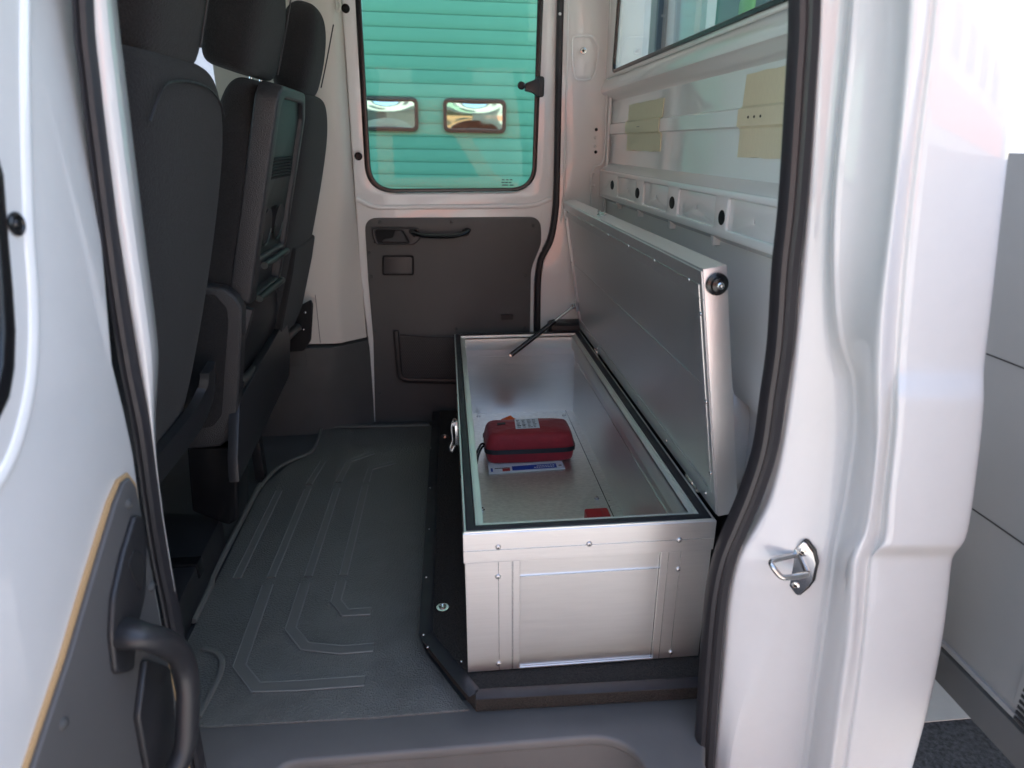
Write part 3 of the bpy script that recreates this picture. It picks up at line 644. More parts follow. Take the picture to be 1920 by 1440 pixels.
gh = [dpt(222, 1190, .010), dpt(234, 1188, .022), dpt(262, 1192, .045), dpt(300, 1202, .062), dpt(333, 1222, .068), dpt(350, 1262, .070), dpt(352, 1330, .070), dpt(347, 1400, .068), dpt(325, 1450, .055), dpt(300, 1500, .03), dpt(290, 1530, .01)]
ghp = smooth_path(gh, 6)
sweep('grab_handle', ghp, circ(.0165, 16, .0205), DN.cross(Vector((0, 0, 1))), M_DARK, card2, scale=[1.45-.45*min(1, i/14) for i in range(len(ghp))])

# ------------------------------------------------------------------ mat, platform
ZM = -.05
mat_px = [(604, 803), (812, 797), (806, 900), (797, 1060), (786, 1190), (800, 1225), (880, 1330), (700, 1345), (388, 1362), (340, 1362), (352, 1200), (395, 1110), (480, 935), (500, 905), (540, 872), (583, 851), (597, 826)]
mp_ = [at(*p, z=ZM) for p in mat_px]
mt = thing('rubber_floor_mat', 'dark ribbed rubber floor mat lying between the seats and the carpeted platform', 'floor mat', (mp_[0].x+.3, 2, ZM-.015))
plate('mat_sheet', [(v.x, v.y) for v in mp_], [], .016, .002, PZ(ZM), M_MAT, mt)
le = [at(*p, z=ZM+.004) for p in [(362, 1165), (395, 1100), (397, 1085), (404, 1070), (440, 1000), (488, 908)]]
sweep('mat_rim', le, circ(.010, 8, .008), (0, 0, 1), M_MATRIB, mt)
le = [at(*p, z=ZM+.004) for p in [(488, 915), (498, 900), (520, 878), (550, 862), (583, 848), (596, 825), (603, 804)]]
sweep('mat_rim', smooth_path(le, 3), circ(.007, 8, .006), (0, 0, 1), M_MATRIB, mt)
sweep('mat_rim', [at(604, 800, z=ZM+.003), at(700, 799, z=ZM+.003), at(806, 796, z=ZM+.003)], circ(.012, 8, .006), (0, 0, 1), M_MATRIB, mt)
sweep('mat_rim', smooth_path([at(*p, z=ZM+.003) for p in [(380, 1216), (402, 1222), (416, 1238), (411, 1268), (386, 1318), (372, 1345)]], 4), circ(.008, 8, .006), (0, 0, 1), M_MATRIB, mt)
def rib(pts, w=.0115, h=.0042):
    ps = [at(*p, z=ZM) for p in pts]
    r_ = sweep('mat_rib', ps, [(-w, -.003), (-w, .0012), (-w+.002, h), (w-.002, h), (w, .0012), (w, -.003)], (0, 0, 1), M_MATRIB, mt)
    sweep('rib_edge', ps, [(-w+a, b) for a, b in circ(.0022, 6, .0018)], (0, 0, 1), M_RIBEDGE, r_).location.z += .003
    sweep('rib_edge', ps, [(w+a, b) for a, b in circ(.0022, 6, .0018)], (0, 0, 1), M_RIBEDGE, r_).location.z += .003
rib([(444, 1086), (523, 922)]); rib([(508, 1084), (577, 918)]); rib([(578, 1082), (632, 917)]); rib([(644, 1080), (685, 912)])
rib([(579, 910), (606, 866)]); rib([(635, 905), (655, 866), (700, 850)]); rib([(687, 905), (695, 880), (740, 868)], .011)
rib([(502, 1098), (449, 1250), (480, 1290), (560, 1287), (684, 1278)], .015)
rib([(572, 1095), (545, 1180), (572, 1213), (640, 1220), (700, 1215)], .014)
rib([(640, 1092), (630, 1128), (648, 1150), (695, 1147)], .014)
# platform
pz = 0.0
pf = thing('floor_platform', 'black carpeted floor platform with rubber edge profile under the aluminium box', 'floor platform', (.3, 1.9, -.065))
edge = [at(*p, z=0) for p in [(818, 790), (812, 900), (805, 1050), (799, 1190), (892, 1302), (1310, 1278)]]
ptop = [(edge[0].x, 2.82)]+[(v.x, v.y) for v in edge]+[(.655, edge[-1].y), (.655, 2.82)]
plate('carpet_board', ptop, [], .05, .003, PZ(-.002), M_CARPET, pf)
# profiled rubber edge: flat flange on top and a nose down the side
pe = [(-.018, .0015), (-.018, .004), (.008, .004), (.016, .0), (.018, -.012), (.017, -.045), (.010, -.050), (.006, -.045), (.006, -.002)]
def edgestrip(pts, s=-1, wf=1):
    sweep('edge_profile', pts, [(s*a*wf, b) for a, b in pe], (0, 0, 1), M_RUBBER, pf)
edgestrip([Vector((edge[0].x, 2.80, 0))]+edge[:4], -1)
if True:
    edgestrip([edge[3], edge[4]], -1)
    edgestrip([edge[4], Vector((.62, edge[5].y-.004, 0))], -1)
for p in [(804, 992), (799, 1082), (794, 1190), (802, 1213), (807, 840), (806, 915)]: put('edge_screw', RIVS, M_CHROME, pf, at(*p, z=.004), (0, 0, 1), .8)
put('platform_bolt', WASH, M_CHROME, pf, at(830, 1139, z=.001), (0, 0, 1), 1.0)
put('platform_bolt', WASH, M_STEEL, pf, at(834, 818, z=.001), (0, 0, 1), .95)
put('platform_bolt', RIVS, M_CHROME, pf, at(865, 1240, z=.001), (0, 0, 1), .8)

# ------------------------------------------------------------------ aluminium storage box
BX0, BX1, BY0, BY1, BZ = .013, .566, 1.203, 2.755, .379
bxr = thing('aluminium_storage_box', 'long open aluminium storage box with riveted panels and its lid raised', 'storage box', ((BX0+BX1)/2, (BY0+BY1)/2, .003))
t_ = .022
box('front_panel', BX0+.003, BX1-.003, BY0+.004, BY0+t_, .004, BZ-.005, M_ALUH, bxr)
box('rear_panel', BX0+.003, BX1-.003, BY1-t_, BY1-.004, .004, BZ-.005, M_ALU, bxr)
box('left_panel', BX0+.003, BX0+t_, BY0+t_+.001, BY1-t_-.001, .004, BZ-.005, M_ALU, bxr)
rp = box('right_panel', BX1-t_, BX1-.003, BY0+t_+.001, BY1-t_-.001, .004, BZ-.005, M_ALU, bxr)
box('box_floor', BX0+t_, BX1-t_, BY0+t_, BY1-t_, .006, .012, M_GALV, bxr)
box('floor_joint', .5085, .511, BY0+t_, BY1-t_, .0115, .0126, M_BLACK, bxr)
# front: stiles, top rail
def fpt(px, py): v = at(px, py, y=BY0); return v.x, v.z
zt = fpt(1100, 1041)[1]-.002
s1x = fpt(975, 1150)[0]; s2x = fpt(1231, 1150)[0]
box('front_stile', BX0, s1x, BY0, BY0+.006, .003, zt-.0015, M_ALU, bxr, .0008, 1)
box('front_stile', s2x, BX1, BY0, BY0+.006, .003, zt-.0015, M_ALU, bxr, .0008, 1)
box('front_rail', BX0-.003, BX1+.003, BY0-.003, BY0+.008, zt, BZ, M_ALU, bxr, .001, 1)
box('rail_groove', BX0-.003, BX1+.003, BY0-.0036, BY0-.002, fpt(1100, 1020)[1]-.0006, fpt(1100, 1020)[1]+.0006, M_CHROME, bxr)
box('front_bead', s1x, s2x, BY0+.001, BY0+.005, fpt(1100, 1074)[1]-.0005, fpt(1100, 1074)[1]+.0005, M_CHROME, bxr)
box('front_bead', s2x-.005, s2x-.0035, BY0+.001, BY0+.005, .006, zt, M_CHROME, bxr)
box('front_foot', s1x, s2x, BY0-.001, BY0+.003, .004, .007, M_ALU, bxr)
for x in (fpt(935, 1120)[0], s1x-.018, s1x-.016, fpt(1246, 1120)[0], fpt(1268, 1120)[0]):
    box('stile_groove', x-.0005, x+.0005, BY0-.0005, BY0+.001, .004, zt-.002, M_CHROME, bxr)
def front_rivet(x, y, z):
    r_ = put('rivet', RIV, M_RIVET, bxr, (x, y, z), (0, -1, 0), 1.0)
    put('rivet_core', RIVS, M_VOID, r_, (x, y-.0030, z), (0, -1, 0), .52)
for p in [(934, 1024), (1104, 1018), (1273, 1011)]: front_rivet(fpt(*p)[0], BY0-.0036, fpt(*p)[1])
for p in [(934, 1081), (935, 1244), (1272, 1067), (1258, 1223)]:
    front_rivet(fpt(*p)[0], BY0-.0004, fpt(*p)[1])
# rim: outer lip, rubber, inner lip; near, left, right and far sides
def rim(name, off0, off1, z0, z1, mat, bev=.0008):
    o_ = [(BX0+off0, BY0+off0), (BX1-off0, BY0+off0), (BX1-off0, BY1-off0), (BX0+off0, BY1-off0)]
    i_ = [(BX0+off1, BY0+off1), (BX1-off1, BY0+off1), (BX1-off1, BY1-off1), (BX0+off1, BY1-off1)]
    return plate(name, o_, [i_], z1-z0, bev, PZ(z1), mat, bxr)
rim('rim_outer_lip', .0, .0045, BZ-.012, BZ+.003, M_ALUEDGE)
rim('rim_rubber', .005, .025, BZ-.010, BZ+.005, M_RUBBER, .004)
rim('rim_channel', .026, .030, BZ-.03, BZ+.001, M_ALUEDGE)
rim('rim_inner_lip', .0305, .044, BZ-.012, BZ-.004, M_ALUEDGE)
rim('rim_inner_flange', .040, .044, BZ-.06, BZ-.0045, M_ALUEDGE)
# inside: rails and rivets on rear panel, lines on right panel
yi = BY1-t_
box('inner_rail', BX0+t_, BX1-t_, yi-.004, yi, .285, .345, M_ALU, bxr, .0008, 1)
box('inner_rail_step', BX0+t_, BX1-t_, yi-.002, yi, .245, .283, M_ALU, bxr, .0008, 1)
for p in [(881, 645), (1066, 641)]: put('rivet', RIV, M_CHROME, bxr, at(*p, y=yi-.004), (0, -1, 0), .9)
xi = BX1-t_
box('inner_side_rail', xi-.004, xi, BY0+.05, yi, .262, .345, M_ALU, bxr, .0008, 1)
box('inner_side_bead', xi-.006, xi-.003, BY0+.05, yi, .264, .266, M_CHROME, bxr)
box('inner_side_bead', xi-.005, xi-.003, BY0+.05, yi, .298, .2988, M_CHROME, bxr)
for i in range(6): put('rivet', RIVS, M_CHROME, bxr, (xi-.005, 1.42+i*.235, .298), (-1, 0, 0), .9)
for p in [(904, 956), (1119, 935), (897, 781), (1057, 779)]: put('floor_bolt', BOLT, M_STEEL, bxr, at(*p, z=.0125), (0, 0, 1), 1.1)
for p in [(1142, 939), (1143, 949)]: put('floor_pit', RIVS, M_VOID, bxr, at(*p, z=.0125), (0, 0, 1), .5)
# outer left side: latch clasp, rivets
lz = .30
cl = box('toggle_latch', BX0-.012, BX0-.001, 1.878, 1.902, lz-.035, lz+.045, M_CHROME, bxr, .003)
tube('latch_loop', smooth_path([(BX0-.004, 1.89, lz+.03), (BX0-.016, 1.89, lz+.042), (BX0-.022, 1.89, lz+.02), (BX0-.020, 1.89, lz-.02), (BX0-.028, 1.89, lz-.045), (BX0-.024, 1.89, lz-.06), (BX0-.014, 1.89, lz-.04)], 5), .0045, M_CHROME, cl, normal=(0, 1, 0))
tube('latch_pin', [(BX0-.012, 1.874, lz+.04), (BX0-.012, 1.906, lz+.04)], .007, M_STEEL, cl)
for i in range(5): put('rivet', RIV, M_CHROME, bxr, (BX0+.002, 1.25+i*.3, .33), (-1, 0, 0), .9)
# lid, standing open a little short of upright
LA = R(9.4)
hx, hz = BX1+.004, BZ+.012
# lid local: a = up the lid, b = thickness away from the box opening, y = along
A = Vector((-math.sin(LA), 0, math.cos(LA))); Bv = Vector((math.cos(LA), 0, math.sin(LA)))
TL = Matrix((A, Vector((0, 1, 0)), -Bv)).transposed().to_4x4(); TL.translation = Vector((hx, 0, hz))   # z local = towards the box opening
LH, LT = .552, .046
y0, y1 = BY0-.004, BY1+.004
vs = [TL @ Vector((a, y, -b)) for a in (0, LH) for y in (y0, y1) for b in (0.0, LT)]
lid = box('lid', 0, LH, y0, y1, -LT, 0, M_ALULID, bxr, .0012, 2, T=TL)
lid['label'] = 'raised aluminium lid leaning back on its hinges'
def lbox(name, a0, a1, ya, yb_, b0, b1, mat, bev=0): return box(name, a0, a1, ya, yb_, b0, b1, mat, lid, bev, 1, T=TL)
lbox('lid_frame', .004, .050, y0+.003, y1-.003, .0005, .0035, M_ALULID, .0005)
lbox('lid_frame', LH-.060, LH-.004, y0+.003, y1-.003, .0005, .0035, M_ALULID, .0005)
lbox('lid_frame', .051, LH-.061, y0+.003, y0+.040, .0005, .0035, M_ALULID, .0005)
lbox('lid_frame', .051, LH-.061, y1-.040, y1-.003, .0005, .0035, M_ALULID, .0005)
lbox('lid_bead', LH-.0335, LH-.0325, y0+.02, y1-.02, .0035, .0043, M_CHROME)
lbox('lid_bead', .052, LH-.033, y0+.0200, y0+.0212, .0035, .0043, M_CHROME)
lbox('lid_bead', .030, LH-.033, y1-.0212, y1-.0200, .0035, .0043, M_CHROME)
lbox('lid_bead', .0505, .0515, y0+.02, y1-.02, .0035, .0046, M_CHROME)
lbox('lid_bead', .300, .3012, y0+.04, y1-.04, .0005, .0014, M_CHROME)
def lput(a, y, b=.0036, me=RIVS, mat=M_CHROME, sc=1.0): return put('rivet', me, mat, lid, TL @ Vector((a, y, b)), -Bv, sc)
for i in range(7): lput(LH-.034, y0+.075+i*.232)
for i in range(6): lput(.026, y0+.06+i*.28)
for a in (.10, .27, .46): lput(a, y0+.019)
for a in (.10, .30, .48): lput(a, y1-.019)
# rubber stop on the near end of the lid
kp = TL @ Vector((LH-.032, y0-.001, -.023))
stp = put('rubber_stop', lathe_me('rubber_stop', [(.024, 0), (.026, .004), (.025, .010), (.018, .013), (.017, .022), (.012, .024), (.0005, .024)], 24), M_BLACK, lid, kp, (0, -1, 0), .85)
put('stop_screw', lathe_me('stop_screw', [(.008, .024), (.0085, .029), (.006, .031), (.0028, .031), (.0022, .027), (.0005, .027)], 18), M_CHROME, lid, kp, (0, -1, 0), .8)
# hook on the lid's top edge
hk = TL @ Vector((LH+.001, 2.16, -.022))
lbox('lid_hook', LH, LH+.003, 2.135, 2.185, -.034, -.012, M_CHROME, .001)
tube('hook_wire', smooth_path([hk+Vector((-.004, .022, .002)), hk+Vector((-.004, .026, .012)), hk+Vector((0, .012, .006)), hk+Vector((.004, -.012, .006)), hk+Vector((.006, -.026, .012))], 4), .0028, M_CHROME, lid)
# hinges
for hy in (1.36, 2.42):
    tube('hinge', [(hx+.002, hy-.035, hz-.004), (hx+.002, hy+.035, hz-.004)], .0075, M_STEEL, bxr, n=14)
    tube('hinge_knuckle', [(hx+.002, hy-.012, hz-.004), (hx+.002, hy+.012, hz-.004)], .0088, M_CHROME, bxr, n=14)
# gas strut
sA = TL @ Vector((.115, y1-.035, .022)); sB = at(958, 666, y=2.66)
dd = (sA-sB); mid = sB+dd*.70
gs = tube('gas_strut', [sB, mid], .0105, M_BLACK, bxr, n=16)
tube('strut_rod', [mid, sA], .006, M_STEEL, gs, n=12)
put('strut_ball', lathe_me('strut_ball', [(.010, -.008), (.012, 0), (.010, .008), (.0005, .009)], 14), M_CHROME, gs, sA, (-1, -.3, 0))
put('strut_ball', lathe_me('strut_end', [(.009, -.004), (.0095, .004), (.006, .009), (.0005, .009)], 14), M_STEEL, gs, sB, (-.2, -1, .2))
lbox('strut_bracket', .095, .135, y1-.06, y1-.02, .003, .018, M_CHROME, .002)

# ------------------------------------------------------------------ what lies in the box
Z0 = .0125
bag = thing('first_aid_bag', 'red nylon first aid bag with black zip and paper sticker inside the box', 'first aid bag', (.285, 2.30, Z0))
def rr(cx, cy, hx_, hy_, z, n=28, p=7, tilt=0):
    return [Vector((cx+hx_*math.copysign(abs(math.cos(a))**(2/p), math.cos(a)), cy+hy_*math.copysign(abs(math.sin(a))**(2/p), math.sin(a)), z+tilt*hx_*math.cos(a)))
            for a in [2*math.pi*i/n for i in range(n)]]
lev = [(.000, .90, .92), (.004, .975, .97), (.02, 1.0, 1.0), (.045, 1.01, 1.0), (.049, 1.018, 1.01), (.062, 1.018, 1.01), (.066, 1.01, 1.0), (.09, .985, .97), (.108, .95, .90), (.118, .88, .80), (.122, .6, .5), (.123, .2, .2)]
rings = []
for z, a, b in lev:
    rg = rr(.285, 2.305, .170*a, .090*b, Z0+z+.004, tilt=.0)
    for v in rg:
        w = .0034*math.sin(v.x*71+z*60)*math.cos(v.x*33+z*90)*(1 if z < .115 else .6); v.y += w; v.z += (w*1.2 if z > .1 else 0)
    rings.append(rg)
loft('bag_body', rings, M_RED, bag, sub=1)
zp = [Vector((v.x, v.y, 0)) for v in rr(.285, 2.305, .1755, .0935, 0)]
link('zip', mesh('zip', [Vector((v.x, v.y, Z0+.047)) for v in zp]+[Vector((v.x, v.y, Z0+.066)) for v in zp], [(i, (i+1) % 28, 28+(i+1) % 28, 28+i) for i in range(28)]), M_RUBBER, bag)
sweep('bag_seam', [Vector((.285+.156*math.cos(a), 2.305+.074*math.sin(a), Z0+.114)) for a in [math.pi+math.pi*i/12 for i in range(13)]], circ(.002, 6), (0, 0, 1), M_RED, bag)
tube('bag_loop', smooth_path([(.118, 2.27, Z0+.062), (.100, 2.255, Z0+.075), (.082, 2.235, Z0+.050), (.074, 2.225, Z0+.020), (.078, 2.22, Z0+.006), (.088, 2.235, Z0+.040), (.104, 2.262, Z0+.060), (.118, 2.275, Z0+.056)], 5), .0042, M_BLACK, bag)
lab = prism('bag_sticker', [(.232, 2.262, Z0+.1285), (.325, 2.264, Z0+.1285), (.328, 2.352, Z0+.131), (.236, 2.350, Z0+.131)], (0, 0, .0012), M_WHITEPAPER, bag)
for k in range(6):
    for j in range(4):
        x = .240+j*.021; w = .008+.009*random.random(); y = 2.272+k*.0125
        if y < 2.34: box('sticker_print', x, x+w, y, y+(.006 if (k == 1 and j < 2) else .003), Z0+.1296+(y-2.262)*.028, Z0+.1304+(y-2.262)*.028, M_INK, lab)
prism('bag_badge', [(.165, 2.31, Z0+.126), (.198, 2.312, Z0+.1275), (.198, 2.33, Z0+.1285), (.166, 2.328, Z0+.127)], (0, 0, .001), M_RUBBER, bag)
lf = thing('leaflet', 'white leaflet with a blue printed band sticking out under the red bag', 'leaflet', (.26, 2.25, Z0))
prism('sheet', [(.122, 2.150, Z0+.001), (.408, 2.165, Z0+.001), (.404, 2.31, Z0+.001), (.124, 2.30, Z0+.001)], (0, 0, .0022), M_WHITEPAPER, lf)
zz = Z0+.0034
def lp_(u, v, z=zz): return Vector((.122+u*.286, 2.150+u*.015+v*.05, z))
def quad(name, u0, u1, v0, v1, mat, z=zz): prism(name, [lp_(u0, v0, z), lp_(u1, v0, z), lp_(u1, v1, z), lp_(u0, v1, z)], (0, 0, .0004), mat, lf)
quad('blue_band', .31, .90, .22, .9, M_BLUE); quad('blue_mark', .03, .055, .25, .8, M_BLUE); quad('red_mark', .18, .28, .2, .62, M_REDPRINT)
quad('print_line', .08, .28, .66, .76, M_INK); quad('print_line', .93, .97, .45, .62, M_INK)
for i in range(9): quad('band_print', .60+i*.031, .622+i*.031, .38, .5, M_WHITEPAPER, zz+.0006)
for i in range(7): quad('band_print', .64+i*.035, .665+i*.035, .62, .72, M_WHITEPAPER, zz+.0006)
vq = at(955, 785, z=Z0+.03)
og = loft('safety_vest', [[Vector((vq.x+dx, vq.y+dy, Z0+.001+h*(1-abs(dx)/.05)+.003*math.sin(dx*200+dy*90))) for dx in (-.045, -.03, -.012, .005, .02, .034, .045)] for dy, h in ((-.035, .004), (-.02, .03), (0, .042), (.02, .034), (.04, .002))], M_ORANGE, None, cap=False, closed=False)
sdm = og.modifiers.new('t', 'SOLIDIFY'); sdm.thickness = .004
tag(og, 'bright orange folded cloth peeking out behind the red bag', 'safety vest')
rc = thing('red_plastic_case', 'small red plastic case standing by the near wall of the box', 'case', (.42, 1.74, Z0))
c0 = at(1097, 973, z=.03); c1 = at(1142, 973, z=.03)
box('case_body', c0.x, c1.x, c0.y-.16, c0.y+.02, Z0+.001, Z0+.045, M_REDPLASTIC, rc, .008, 3)
box('case_rib', (c0.x+c1.x)/2+.012, (c0.x+c1.x)/2+.016, c0.y-.15, c0.y+.012, Z0+.044, Z0+.047, M_REDPLASTIC, rc, .001)

# ------------------------------------------------------------------ seats
REC = math.tan(R(15))
def seat_pt(px_, pz_, u, w, y):
    c, s = math.cos(R(15)), math.sin(R(15))
    return Vector((px_+w*s+u*c, y, pz_+w*c-u*s))
def seat(name, label, px_, yc, hw, hr, near=False):
    pz_ = .5
    t = thing(name, label, 'seat', (px_-.25, yc, -.05), 'front row seats')
    def ring(w, hwy, u0, u1, n=24, p=3.6, dy=0):
        o_ = []
        for i in range(n):
            a = 2*math.pi*i/n; ca, sa = math.cos(a), math.sin(a)
            o_.append(seat_pt(px_, pz_, (u0+u1)/2+(u1-u0)/2*math.copysign(abs(ca)**(2/p), ca), w, yc+dy+hwy*math.copysign(abs(sa)**(2/p), sa)))
        return o_
    bk_ = [(-.06, hw*.78, -.12, -.03), (-.03, hw*.90, -.15, -.012), (.10, hw*.98, -.17, .0), (.35, hw*1.0, -.15, .012), (.60, hw*.99, -.13, .012), (.72, hw*.95, -.125, .006), (.795, hw*.82, -.115, -.008), (.825, hw*.62, -.10, -.02), (.832, hw*.35, -.085, -.04)]
    bkr = loft('backrest', [ring(*q) for q in bk_], M_FABRIC, t, sub=2)
    hy_, hh, w0, w1, dpt_ = hr; um = -.075-dpt_/2+.055
    hr_ = [(w0+(w1-w0)*f_, hh*g_, um-dpt_/2*k_, um+dpt_/2*k_) for f_, g_, k_ in ((0, .80, .6), (.03, .95, .9), (.3, 1, 1), (.6, .96, 1), (.85, .78, .85), (.97, .5, .55), (1, .2, .2))]
    hd = loft('headrest', [ring(w, a, b, c, dy=hy_) for w, a, b, c in hr_], M_FABRIC, t, sub=2)
    for s_ in (-.05, .05): tube('headrest_post', [seat_pt(px_, pz_, -.07, .80, yc+s_), seat_pt(px_, pz_, -.075, .88, yc+s_)], .006, M_CHROME, hd)
    # seams
    tube('seam', [seat_pt(px_, pz_, -.02+.002*i, .86+.05*i, yc+hy_+.075+.004*math.sin(i)) for i in range(5)], .0022, M_RUBBER, hd)
    # cushion, seat base
    cs = [[Vector((px_-.06+dx, yc+sy*hw*.97, z)) for dx, z in ((0, .36), (-.02, .50), (-.25, .54), (-.50, .52), (-.53, .40), (-.48, .34))] for sy in (-1, -.9, .9, 1)]
    loft('cushion', cs, M_FABRIC, t, sub=1)
    return t, bkr, hd, ring
# driver seat, nearest
t1, b1, h1, ring1 = seat('front_seat', 'black fabric driver seat nearest the open door, without a tray', -.675, 1.43, .27, (-.02, .145, .815, 1.12, .12), near=True)
shp = [seat_pt(-.675, .5, u, w, 1.42+dy) for u, w, dy in [(.004, .72, -.20), (.004, .775, -.16), (-.002, .79, -.09), (-.004, .795, 0), (-.003, .79, .09), (-.0, .77, .15), (.002, .74, .19)]]
sweep('shoulder_seam', smooth_path(shp, 4), circ(.0022, 6), (1, 0, 0), M_RUBBER, b1)
# plastic lower shell of the driver seat
ls = [seat_pt(-.675, .5, u, w, 1.42+dy) for u, w, dy in [(.014, .12, .262), (.016, .09, .266), (.018, .05, .258), (.018, .01, .20), (.016, -.01, .08), (.014, -.02, -.10), (.01, -.02, -.24)]]
sweep('seat_shell', smooth_path(ls, 4), [(-.030, -.012), (-.034, .006), (0, .012), (.030, .008), (.036, -.012)], (1, 0, 0), M_DARK, t1)
box('seat_pedestal', -1.20, -.80, 1.22, 1.62, -.05, .34, M_DARK, t1, .02)
prism('rear_footing', [at(*p, z=.06) for p in [(300, 960), (398, 966), (415, 967), (340, 1120), (325, 1160), (260, 1160)]], (0, 0, -.11), M_DARK, t1, .006)
box('seat_rail', -1.0, -.72, 1.60, 1.64, .02, .07, M_BLACK, t1, .004)
# middle bench seat with fold-down table
t2, b2, h2, ring2 = seat('front_seat', 'middle front seat with a moulded tray and cup holder in its back', -.655, 2.03, .225, (-.07, .175, .835, 1.13, .15))
def sp(u, w, y): return seat_pt(-.655, .5, u, w, y)
TT = Matrix((Vector((0, -1, 0)), (sp(0, 1, 0)-sp(0, 0, 0)), (sp(1, 0, 0)-sp(0, 0, 0)))).transposed().to_4x4()
if TT.to_3x3().determinant() < 0: TT = Matrix((Vector((0, 1, 0)), (sp(0, 1, 0)-sp(0, 0, 0)), (sp(1, 0, 0)-sp(0, 0, 0)))).transposed().to_4x4(); YS_ = 1
else: YS_ = -1
TT.translation = sp(0, 0, 0)
def L(y, w): return (YS_*y, w)
ty0, ty1 = 1.82, 2.19
fr_out = roundpoly([L(ty0, .26), L(ty1-.01, .26), L(ty1, .32), L(ty1, .77), L(ty1-.05, .835), L(ty0+.035, .835), L(ty0, .80)], .018, 4)
h_a = roundpoly([L(ty0+.05, .385), L(ty1-.03, .385), L(ty1-.03, .76), L(ty1-.07, .805), L(ty0+.07, .805), L(ty0+.05, .785)], .012, 4)
h_b = roundpoly([L(ty0+.07, .275), L(ty1-.035, .275), L(ty1-.035, .355), L(ty0+.07, .355)], .008, 4)
frm = plate('tray_frame', fr_out, [h_a, h_b], .058, .008, TT @ Matrix.Translation((0, 0, .040)), M_GRAIN, t2)
tp = plate('tray_panel', [L(ty0+.03, .37), L(ty1-.02, .37), L(ty1-.02, .82), L(ty0+.03, .82)],
           [roundpoly([L(1.885, .43), L(2.13, .43), L(2.13, .50), L(2.06, .50), L(2.05, .515), L(1.97, .515), L(1.96, .50), L(1.885, .50)], .012, 3)], .006, .002, TT @ Matrix.Translation((0, 0, .026)), M_TRAY, frm)
for c_ in (1.94, 2.08):
    put('cup_holder', lathe_me('cup_holder', [(.050, 0), (.048, -.005), (.044, -.030), (.0005, -.030)], 24), M_DARK, frm, TT @ Vector((YS_*c_, .465, .030)), TT.to_3x3().col[2], 1)
    tt_ = [TT @ Vector((YS_*(c_+.046*math.cos(a)), .455+.046*math.sin(a), .031)) for a in [math.pi+math.pi*i/10 for i in range(11)]]
    tube('cup_rim', tt_, .0035, M_TRAY, frm, n=8, normal=TT.to_3x3().col[2])
for k in range(7):
    box('grip_rib', *(sorted((YS_*(ty0+.055), YS_*(ty1-.055)))), .597+k*.0085, .602+k*.0085, .029, .0335, M_VOID, frm, T=TT)
box('pocket_floor', *(sorted((YS_*(ty0+.06), YS_*(ty1-.03)))), .265, .365, .012, .016, M_DARK, frm, T=TT)
tube('pocket_bar', [TT @ Vector((YS_*(ty0+.065), .365, .050)), TT @ Vector((YS_*(ty1-.03), .365, .050))], .010, M_TRAY, frm)
tube('pocket_bar', [TT @ Vector((YS_*(ty0+.065), .268, .050)), TT @ Vector((YS_*(ty1-.03), .268, .050))], .010, M_TRAY, frm)
# grained wing below the tray frame
prism('tray_wing', [TT @ Vector((YS_*ty0, w, n_)) for w, n_ in ((.25, .050), (.25, -.02), (.06, -.035), (.05, -.005), (.16, .040))], TT.to_3x3().col[0]*YS_*.03, M_GRAIN, frm, .006)
prism('seat_back_shell', [TT @ Vector((YS_*(ty0+.01), w, n_)) for w, n_ in ((.30, .006), (.30, -.04), (-.05, -.05), (-.06, -.012), (.0, .02), (.14, .026))], TT.to_3x3().col[0]*YS_*.84, M_DARK, t2, .01)
# seat side shield, pedestal, under-bench beam
shield_px = [(388, 536), (418, 540), (442, 560), (453, 580), (452, 640), (444, 800), (436, 822), (412, 838), (372, 842), (340, 842), (355, 536)]
sh = prism('side_shield', [at(*p, y=1.765) for p in shield_px], (0, .05, 0), M_GRAIN, t2, .012, 3)
prism('shield_inset', [at(*p, y=1.763) for p in roundpoly([(380, 552), (402, 552), (425, 578), (428, 600), (416, 780), (400, 800), (340, 810), (350, 552)], 6, 3)], (0, .01, 0), M_FABRIC, sh, .003)
prism('seat_pedestal', [at(*p, y=1.80) for p in [(350, 840), (444, 838), (447, 975), (428, 986), (360, 960)]], (0, .12, 0), M_BLACK, t2, .010, 3)
beam = [Vector((-.575, 1.84, .52)), Vector((-.575, 1.84, .22)), Vector((-.585, 2.62, .22)), Vector((-.585, 2.62, .44)), ]
b_ = prism('bench_beam', [at(*p, x=-.60) for p in [(450, 752), (537, 596), (545, 640), (543, 705), (449, 905), (446, 860)]], (-.03, 0, 0), M_DARK, t2, .006)
for (a_, c_) in (((487, 860), (503, 896)), ((533, 760), (552, 806))):
    q = at((a_[0]+a_[1])/2 if False else c_[0]-7, c_[1], z=-.05); box('bench_leg', q.x-.03, q.x+.005, q.y-.015, q.y+.03, -.05, .20, M_DARK, t2, .005)
# far bench seat
t3, b3, h3, ring3 = seat('front_seat', 'far front seat behind the tray seat, next to the cream pillar', -.615, 2.48, .25, (-.075, .135, .82, 1.09, .13))
prism('seat_back_shell', [seat_pt(-.615, .5, u, w, 2.30) for u, w in ((.014, .34), (-.03, .34), (-.05, -.05), (-.012, -.05), (.01, .05), (.016, .25))], (0, .36, 0), M_FABRIC, t3, .014, 3)
rcp = prism('recliner_plate', [at(*p, y=2.70) for p in roundpoly([(560, 575), (582, 563), (586, 572), (582, 640), (570, 658), (540, 660), (536, 620)], 4, 3)], (0, .02, 0), M_VOID, t3, .003)
for p, s_ in [((572, 586), .9), ((563, 617), 1.0), ((553, 626), .8), ((569, 618), .7), ((490, 674), .9), ((503, 698), .8), ((521, 650), 1.1)]:
    put('recliner_bolt', RIV, M_STEEL, rcp, at(*p, y=2.69), (0, -1, 0), s_)
tube('recliner_rod', [(-.62, 1.86, .50), (-.62, 2.64, .46)], .016, M_DARK, t3)
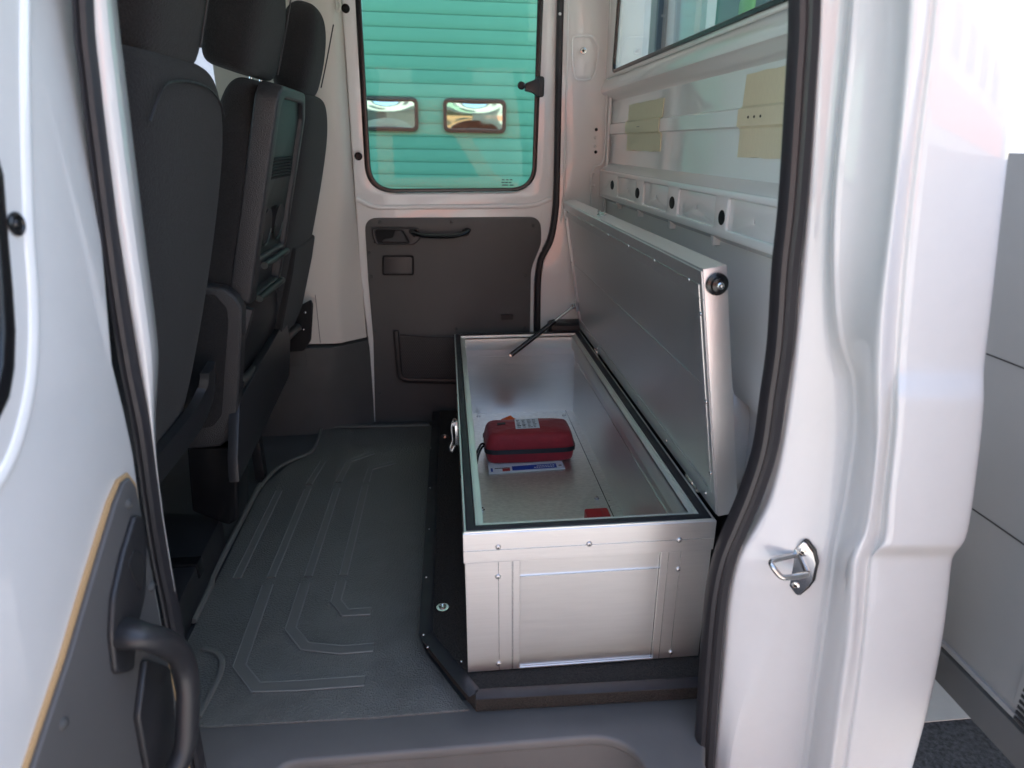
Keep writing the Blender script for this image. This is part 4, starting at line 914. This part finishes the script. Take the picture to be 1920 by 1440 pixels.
tube('belt_buckle_stalk', [at(505, 700, y=2.45), at(524, 640, y=2.5)], .006, M_STEEL, t3)

# ------------------------------------------------------------------ grey locker door of the body behind the cab
lk = thing('locker_door', 'grey painted steel locker door standing open beyond the white pillar', 'locker door', (.96, .55, .19))
box('door_skin', .955, .975, -.10, 1.10, .215, 1.145, M_GREYDOOR, lk, .004)
box('lower_flange', .950, .955, -.10, 1.08, .222, .232, M_GREYDOOR, lk)
box('bottom_rail', .950, .985, -.10, 1.09, .142, .212, M_GREYTRIM, lk, .003)
s0, s1 = at(1852, 664, x=.955), at(1918, 702, x=.955)
box('skin_seam', .9535, .956, .2, 1.09, s0.z-.001, s0.z+.001, M_VOID, lk)
s0 = at(1821, 952, x=.955)
box('skin_seam', .9535, .956, .2, 1.09, s0.z-.001, s0.z+.001, M_VOID, lk)
vp = at(1905, 1310, x=.95)
vt = box('vent_panel', .944, .955, vp.y-.24, vp.y, .20+.05, .55, M_GREYDOOR, lk, .005)
for k in range(6): box('vent_slot', .9425, .945, vp.y-.05, vp.y-.012, vp.z-.03+k*.012, vp.z-.024+k*.012, M_VOID, vt)
# chassis under the rear body
ch = thing('rear_chassis', 'black chassis and tyre under the body behind the pillar', 'chassis', (1.7, 1.5, GZ))
put('tyre', lathe_me('tyre', [(.2, -.11), (.32, -.11), (.345, -.08), (.35, 0), (.345, .08), (.32, .11), (.2, .11)], 32), M_RUBBER, ch, (2.35, 1.15, GZ+.35), (0, 1, 0))
box('rail', .95, 4.5, 1.45, 1.55, -.30, -.12, M_DARK, ch)
box('deck', .99, 4.5, 1.10, 5.2, .165, .21, M_GREYTRIM, ch)
# white posts etc. behind the rear window
def rearview(pa, pb, x, th, *a, **k):
    ya, yb_ = sorted((at(pa, 40, x=x).y, at(pb, 40, x=x).y)); return rearpost(ya, yb_, x, x+th, *a, **k)
rearview(1172, 1188, 1.0, .05, M_YWHITE, 'slim white post behind the rear window, nearest its far corner', 'post', 'upright_post')
rearview(1218, 1232, 1.0, .05, M_SLATE, 'dark slim frame bar left of the cream post behind the rear window', 'bar', 'frame_bar')
rearview(1246, 1302, 1.05, .05, M_BEIGE, 'broad cream post in the middle of the rear window', 'post', 'upright_post')
rearview(1312, 1323, 1.0, .04, M_YWHITE, 'narrow white bar right of the cream post behind the rear window', 'post', 'upright_post')
rearview(1322, 1520, 1.3, .03, M_SLATE, 'blue grey panel behind the right half of the rear window', 'metal sheet', 'blue_grey_sheet', 2.6)
dk = put('round_reflector', lathe_me('round_reflector', [(.075, 0), (.075, .006), (.068, .010), (.0005, .011)], 32), M_LIME, None, at(1402, 12, x=1.28), (-1, 0, 0)); tag(dk, 'round lime green disc behind the top right of the rear window', 'reflector')
